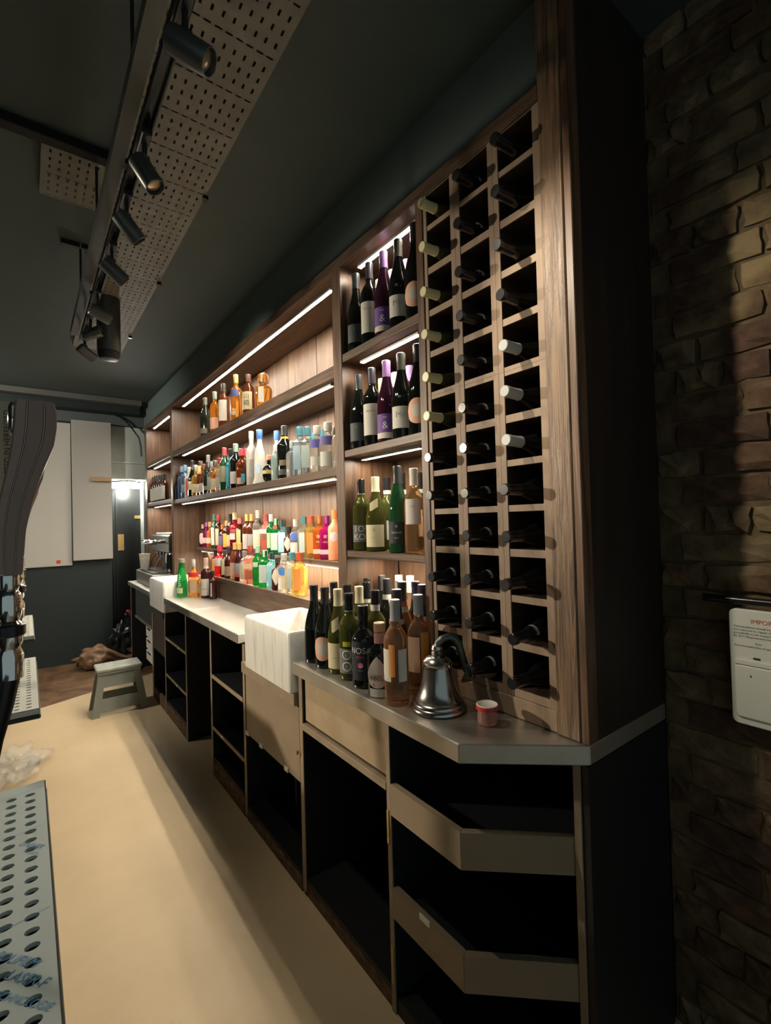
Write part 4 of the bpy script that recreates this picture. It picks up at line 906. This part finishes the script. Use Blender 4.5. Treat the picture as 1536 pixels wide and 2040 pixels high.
leg(.436,.388,4.340,4.305,.050,.030,'leg'); leg(.684,.732,4.340,4.305,.050,.030,'leg')
leg(.436,.388,4.500,4.535,.050,.030,'leg'); leg(.684,.732,4.500,4.535,.050,.030,'leg')
def web(za, zb, name, yfun, x_in):
    xa, xb = .487-.048*(.314-za)/.314, .487-.048*(.314-zb)/.314
    XA, XB2 = .683+.048*(.314-za)/.314, .683+.048*(.314-zb)/.314
    ya, yb = yfun(za), yfun(zb)
    MB().add([(xa,ya,za),(XA,ya,za),(XA,ya+.012,za),(xa,ya+.012,za),(xb,yb,zb),(XB2,yb,zb),(XB2,yb+.012,zb),(xb,yb+.012,zb)],
             [(3,2,1,0),(4,5,6,7),(0,1,5,4),(1,2,6,5),(2,3,7,6),(3,0,4,7)]).build(name, M_stool, t)
fy_ = lambda z: 4.349-.035*(.314-z)/.314; by_ = lambda z: 4.509+.035*(.314-z)/.314
web(.215,.313,'upper_web',fy_,0); web(.035,.130,'lower_web',fy_,0); web(.215,.313,'upper_web',by_,0); web(.035,.130,'lower_web',by_,0)

def lumpy(name, c, s, seed, m, label, cat, neck=None, amp=.16, rz=0.0):
    r = random.Random(seed); bm = bmesh.new(); bmesh.ops.create_icosphere(bm, subdivisions=4, radius=1.0)
    dirs = [(Vector((r.gauss(0,1), r.gauss(0,1), r.gauss(0,1))).normalized(), r.uniform(2,7), r.uniform(0,6)) for _ in range(9)]
    ca, sa = math.cos(rz), math.sin(rz)
    for v in bm.verts:
        n = v.co.normalized(); k = 1.0
        for d, f, ph in dirs: k += amp/3*(1-2*abs(math.sin(f*n.dot(d)+ph)))
        p = Vector((n.x*s[0]*k, n.y*s[1]*k, n.z*s[2]*k))
        if neck:
            u = p.x/s[0]
            if u > .25:
                w = max(.28, 1-(u-.25)*1.25); p.y *= w; p.z = -s[2]*.55+(p.z+s[2]*.55)*w
                p.x *= 1+.35*(u-.25)
        p.z = max(p.z, -s[2]*.82)
        v.co = (p.x*ca-p.y*sa, p.x*sa+p.y*ca, p.z+s[2]*.82)
    for f in bm.faces: f.smooth = True
    me = bpy.data.meshes.new(name); bm.to_mesh(me); bm.free(); me.materials.append(m)
    o = bpy.data.objects.new(name, me); link(o); o.location = c
    return tag(o, label, cat)
lumpy('paper_sack', (.60,5.86,-.001), (.24,.15,.135), 3, mat('brown_sack',(.26,.155,.085),.38,color2=(.16,.09,.048),scale=5,bump=.4), 'crumpled brown sack lying on the old floor by the far wall', 'sack', True, .20)
lumpy('bin_bag', (.86,6.33,-.001), (.17,.16,.20), 5, mat('black_bag',(.018,.022,.022),.22), 'shiny black bin bag in the hall doorway behind the brown sack', 'bag', None, .26)
lumpy('bin_bag', (.78,5.50,-.001), (.13,.12,.075), 11, mat('black_bag',(.018,.022,.022)), 'flat black plastic bag on the floor behind the step stool', 'bag', None, .30)
lumpy('bin_bag', (1.20,6.02,-.001), (.13,.12,.15), 15, mat('black_bag',(.018,.022,.022)), 'small black bag between the hall door and the shelving', 'bag', None, .26)
lumpy('plastic_bag', (-.07,3.72,0.0), (.17,.26,.05), 21, mat('clear_film',(.85,.82,.74),.12,alpha=.20,spec=.8), 'crumpled clear plastic film lying on the beige floor', 'plastic bag', None, .42)
t = thing('flower_stand', (.98, 6.42, 0), 'slim grey stand topped with red and pink flowers by the hall door', 'stand')
B(.955,1.025,6.56,6.63,-.002,.36).build('stand', mat('stand_grey',(.10,.12,.12),.5), t)
for i in range(9):
    a = i*2.4; rr = .012+.028*(i % 3)/2
    MB().lathe([(.0005,-.018),(.014,-.010),(.019,.002),(.012,.014),(.0005,.017)], 8, (.99+rr*math.cos(a), 6.595+rr*math.sin(a), .385+.015*(i % 4)+.012*(i//4))).build('flower', flat([(.35,.04,.06),(.42,.12,.14),(.22,.03,.04)][i % 3], .7), t)

# ------------------------------------------------------------------ front bar: counter, drip trays, beer taps
t = thing('bar_counter', (-.5, 1.6, 0), 'dark front bar counter under the drip trays at the left edge', 'counter')
B(-.85, -.12, -.6, 3.9, .925, .972).build('counter_top', M_darkend, t, bevel=.004)
B(-.80, -.62, -.6, 3.85, 0.0, .924).build('counter_body', M_black, t)
M_film = mat('tray_film',(.40,.46,.45),.30,color2=(.36,.42,.41),scale=4)
M_film2 = mat('tray_steel',(.50,.51,.47),.35,color2=(.44,.45,.41),scale=8)
def drip_tray(y0, y1, label, m, pitch, film):
    x0, x1, z = -.205, .022, 1.0
    t = thing('drip_tray', ((x0+x1)/2, (y0+y1)/2, .972), label, 'drip tray', 'drip trays along the front bar')
    B(x0, x1+.004, y0-.004, y1+.004, .9725, .985).build('pan', M_blackmetal, t, bevel=.003)
    B(x1-.002, x1+.002, y0, y1, .9852, .9985).build('rim', M_chrome2, t)
    B(x0, x1-.0022, y1-.003, y1, .9852, .9985).build('rim', M_chrome2, t); B(x0, x1-.0022, y0, y0+.003, .9852, .9985).build('rim', M_steel, t)
    # perforated top plate: rows of round holes cut out of the sheet
    cx = [x0+.022+.0262*i for i in range(8)]; n = int((y1-y0-.03)/pitch); rh = .0056 if not film else .0062
    vs = []; fs = []
    xe = [x0] + [(a+b)/2 for a, b in zip(cx, cx[1:])] + [x1]
    ye = [y0+.010+pitch*j for j in range(n+1)]; ye[0] = y0; ye[-1] = y1
    for i in range(8):
        for j in range(n):
            if i < 4: continue
            c = (cx[i], y0+.010+pitch*(j+.5)); a, b, cc, dd = xe[i], xe[i+1], ye[j], ye[j+1]
            base = len(vs); K = 16
            for k in range(K):
                an = 2*PI*k/K+PI/4; ca, sa = math.cos(an), math.sin(an); s = 1/max(abs(ca), abs(sa))
                ox = c[0]+ca*s*((b-c[0]) if ca > 0 else (c[0]-a)); oy = c[1]+sa*s*((dd-c[1]) if sa > 0 else (c[1]-cc))
                vs += [(c[0]+rh*ca*1.25, c[1]+rh*sa, 1.0), (ox, oy, 1.0), (c[0]+rh*ca*1.2, c[1]+rh*sa*.95, .995)]
            for k in range(K):
                k2 = (k+1) % K
                fs += [(base+3*k, base+3*k+1, base+3*k2+1, base+3*k2), (base+3*k+2, base+3*k, base+3*k2, base+3*k2+2)]
    mb = MB().add(vs, fs)
    b0 = xe[4]; mb.add([(x0,y0,1.0),(b0,y0,1.0),(b0,y1,1.0),(x0,y1,1.0)], [(0,1,2,3)])
    mb.build('perforated_plate', m, t)
    return t
tr1 = drip_tray(.02, 1.122, 'nearest drip tray, still under blue printed film, along the bar edge', M_film, .0258, True)
drip_tray(1.575, 2.21, 'middle steel drip tray with two rows of holes', M_film2, .0285, False)
drip_tray(2.66, 3.30, 'farthest steel drip tray on the front bar', M_film2, .0285, False)
INKB = mat('film_ink',(.03,.17,.34),.5)
for s, y, size, x in (('POLIFILM', .678, .0138, -.014), ('LASER-F', .643, .0145, -.005), ('TECHNOLOGIE', .618, .0108, -.010), ('UNIVER', .903, .0120, .001), ('POLIFILM', .884, .0060, .000)):
    px_, py_ = WLOC[tr1.name].x, WLOC[tr1.name].y
    ca, sa = math.cos(-.86), math.sin(-.86)
    text_obj(s, size, INKB, tr1, lambda u, v, x=x, y=y: (x+u*ca-v*sa*1.1-px_, y+u*sa+v*ca*1.1-py_, 1.0006-.972), 'film_print', shear=.25)
for y in (.735, .945, 1.085): MB().add([(-.10,y-.016,1.0005),(.019,y+.010,1.0005),(.019,y+.0108,1.0005),(-.10,y-.0152,1.0005)], [(0,1,2,3)]).build('film_line', INKB, tr1)
def tap(y, label, full):
    t = thing('beer_tap', (-.02, y, .972), label, 'beer tap', 'beer taps on the front bar')
    X0 = -.02
    MB().lathe([(.0005,1.255),(.017,1.256),(.018,1.29),(.014,1.30),(.0175,1.31),(.0175,1.335),(.013,1.34),(.0165,1.35),(.0165,1.378),(.012,1.385),(.0135,1.39),(.0135,1.408),(.0005,1.409)], 20, (X0-.002,y,0)).build('tap_body', M_chrome, t)
    MB().lathe([(.0182,1.318),(.0205,1.32),(.0205,1.334),(.0182,1.336)], 20, (X0-.002,y,0)).build('collar', M_capblack, t)
    MB().tube([(X0-.006,y,1.256),(X0-.012,y,1.22),(X0-.022,y,1.17),(X0-.028,y,1.12)], [.017,.016,.013,.010], 12).build('spout', M_capblack, t)
    MB().tube([(X0-.018,y,1.352),(X0-.12,y,1.352),(X0-.205,y,1.35)], .012, 12).build('shank', M_chrome, t)
    MB().lathe([(.0005,.9725),(.05,.973),(.052,.982),(.03,.99),(.026,1.0),(.026,1.40),(.022,1.41),(.0005,1.412)], 20, (X0-.235,y,0)).build('column', M_chrome, t)
    # curved handle: side profile swept, three ridges
    pth = [(-.020,1.410,.0155),(-.0195,1.44,.0165),(-.018,1.475,.018),(-.013,1.51,.0195),(-.004,1.55,.021),(.004,1.58,.0235),(.0095,1.603,.026),(.0125,1.63,.0268),(.0135,1.655,.0262),(.0130,1.668,.0235)]
    Mh = mat('brown_handle',(.29,.19,.155),.38)
    def slab(y0, y1, k, name, m):
        vs = [(x-w*k, y0, z) for x, z, w in pth]+[(x+w*k, y0, z) for x, z, w in pth]+[(x-w*k, y1, z) for x, z, w in pth]+[(x+w*k, y1, z) for x, z, w in pth]
        n = len(pth); fs = []
        for i in range(n-1):
            fs += [(i,n+i,n+i+1,i+1),(2*n+i,2*n+i+1,3*n+i+1,3*n+i),(i,i+1,2*n+i+1,2*n+i),(n+i,3*n+i,3*n+i+1,n+i+1)]
        fs += [(0,2*n,3*n,n),(n-1,2*n-1,4*n-1,3*n-1)]
        return MB().add(vs, fs).build(name, m, t, bevel=.0015)
    slab(y-.017, y+.017, 1.0, 'handle', Mh)
    def ridge(off, wd, name, m):
        vs = []; n = len(pth)
        for x, z, w in pth: vs += [(x+w*(off-wd), y-.0172, z), (x+w*(off+wd), y-.0172, z), (x+w*(off+wd), y-.0205, z), (x+w*(off-wd), y-.0205, z)]
        fs = []
        for i in range(n-1):
            for k in range(4): fs.append((4*i+k, 4*i+(k+1)%4, 4*i+4+(k+1)%4, 4*i+4+k))
        fs += [(0,3,2,1), (4*n-4,4*n-3,4*n-2,4*n-1)]
        MB().add(vs, fs).build(name, m, t)
    ridge(0.0, .34, 'handle_band', Mh); ridge(-.68, .22, 'handle_band', mat('brown_handle_edge',(.33,.23,.195),.38)); ridge(.68, .22, 'handle_band', Mh)
    for of in (-.40, .40): ridge(of, .022, 'pinstripe', mat('handle_pinstripe',(.50,.40,.37),.4))
    MB().lathe([(.0005,-.006),(.020,-.005),(.026,-.002),(.027,0)], 24, (-.0150,y,1.640), axis='x').build('badge', M_chrome, t)
    return t
tap(.90, 'nearest beer tap with curved brown handle above the chrome tap', True)
tap(1.50, 'second beer tap hidden behind the nearest brown handle', False)
tap(2.10, 'third beer tap farther along the bar', False)
t = thing('pump_badge', (-.05, 1.0, 1.41), 'tall cream badge with vertical lettering left of the tap handle', 'badge')
B(-.085, -.0170, 1.0, 1.006, 1.47, 1.69).build('plate', mat('cream_badge',(.42,.38,.28),.4,color2=(.20,.14,.09),scale=14,lo=.40,hi=.46), t, bevel=.002)
B(-.240, -.086, 1.001, 1.005, 1.57, 1.59).build('arm', M_chrome, t); B(-.252, -.2405, .999, 1.007, .973, 1.60).build('stalk', M_chrome, t)
text_obj('CRAFTED IN HEREFORD', .0120, flat((.05,.045,.04), .6), t, lambda u, v: (-.0232-v+.05, -.0006, 1.609+u-1.41), 'lettering')

# ------------------------------------------------------------------ call point on the brick wall
t = thing('wall_unit', (1.46, .36, 1.08), 'white plastic wall unit with red and black notice on the bricks', 'wall unit')
def rounded(y0, y1, z0, z1, r, n=5):
    pts = []
    for cy, cz, s0 in ((y1-r, z0+r, -PI/2), (y1-r, z1-r, 0), (y0+r, z1-r, PI/2), (y0+r, z0+r, PI)):
        for k in range(n+1): a = s0+k*PI/2/n; pts.append((cy+r*math.cos(a), cz+r*math.sin(a)))
    return pts
MW = mat('unit_plastic',(.76,.78,.70),.4)
MB().prism_x(rounded(.275,.447,.935,1.225,.014), 1.440, 1.472).build('casing', MW, t, bevel=.002)
MB().prism_x(rounded(.287,.437,.955,1.085,.010), 1.434, 1.4398).build('cover', MW, t, bevel=.002)
MB().prism_x(rounded(.287,.437,1.088,1.098,.004), 1.436, 1.4398).build('ridge', MW, t)
B(1.4385,1.4398,.384,.398,1.104,1.108).build('slot', flat(INK), t)
B(1.432,1.4338,.402,.404,1.060,1.064).build('screw', flat(INK), t)
tu = WLOC[t.name]
def notice(s, size, yl, z, m):
    vs, fs = text_mesh(s, size); w = min(v[0] for v in vs)
    MB().add([(1.4394-tu.x, yl-(x-w)-tu.y, z+y-tu.z) for x, y, zz in vs], fs).build('print', m, t, local=True)
notice('IMPORTANT', .0150, .400, 1.197, flat((.62,.08,.04), .6))
MK = flat((.10,.11,.10), .6)
for i, s in enumerate(('This installation should be tested', 'and inspected at regular intervals', 'periodically to the requirements of', 'BS 7671 Requirements for wiring')): notice(s, .0072, .437, 1.182-i*.0082, MK)
notice('Date', .0065, .392, 1.143, MK); notice('Recommended date of next inspection', .0068, .436, 1.134, MK)
t = thing('wall_pipe', (1.45, .36, 1.24), 'black pipe on the brick wall just above the white unit', 'pipe')
MB().tube([(1.448,.50,1.246),(1.448,.30,1.246),(1.448,-.2,1.246)], .010, 12).build('pipe', M_capblack, t)
MB().lathe([(.0005,0),(.011,.001),(.011,.006),(.0005,.007)], 12, (1.448,.50,1.246), axis='y').build('end_cap', M_blackmetal, t)
for y in (.46, -.1): B(1.448,1.50,y-.006,y+.006,1.240,1.252).build('bracket', M_blackmetal, t)
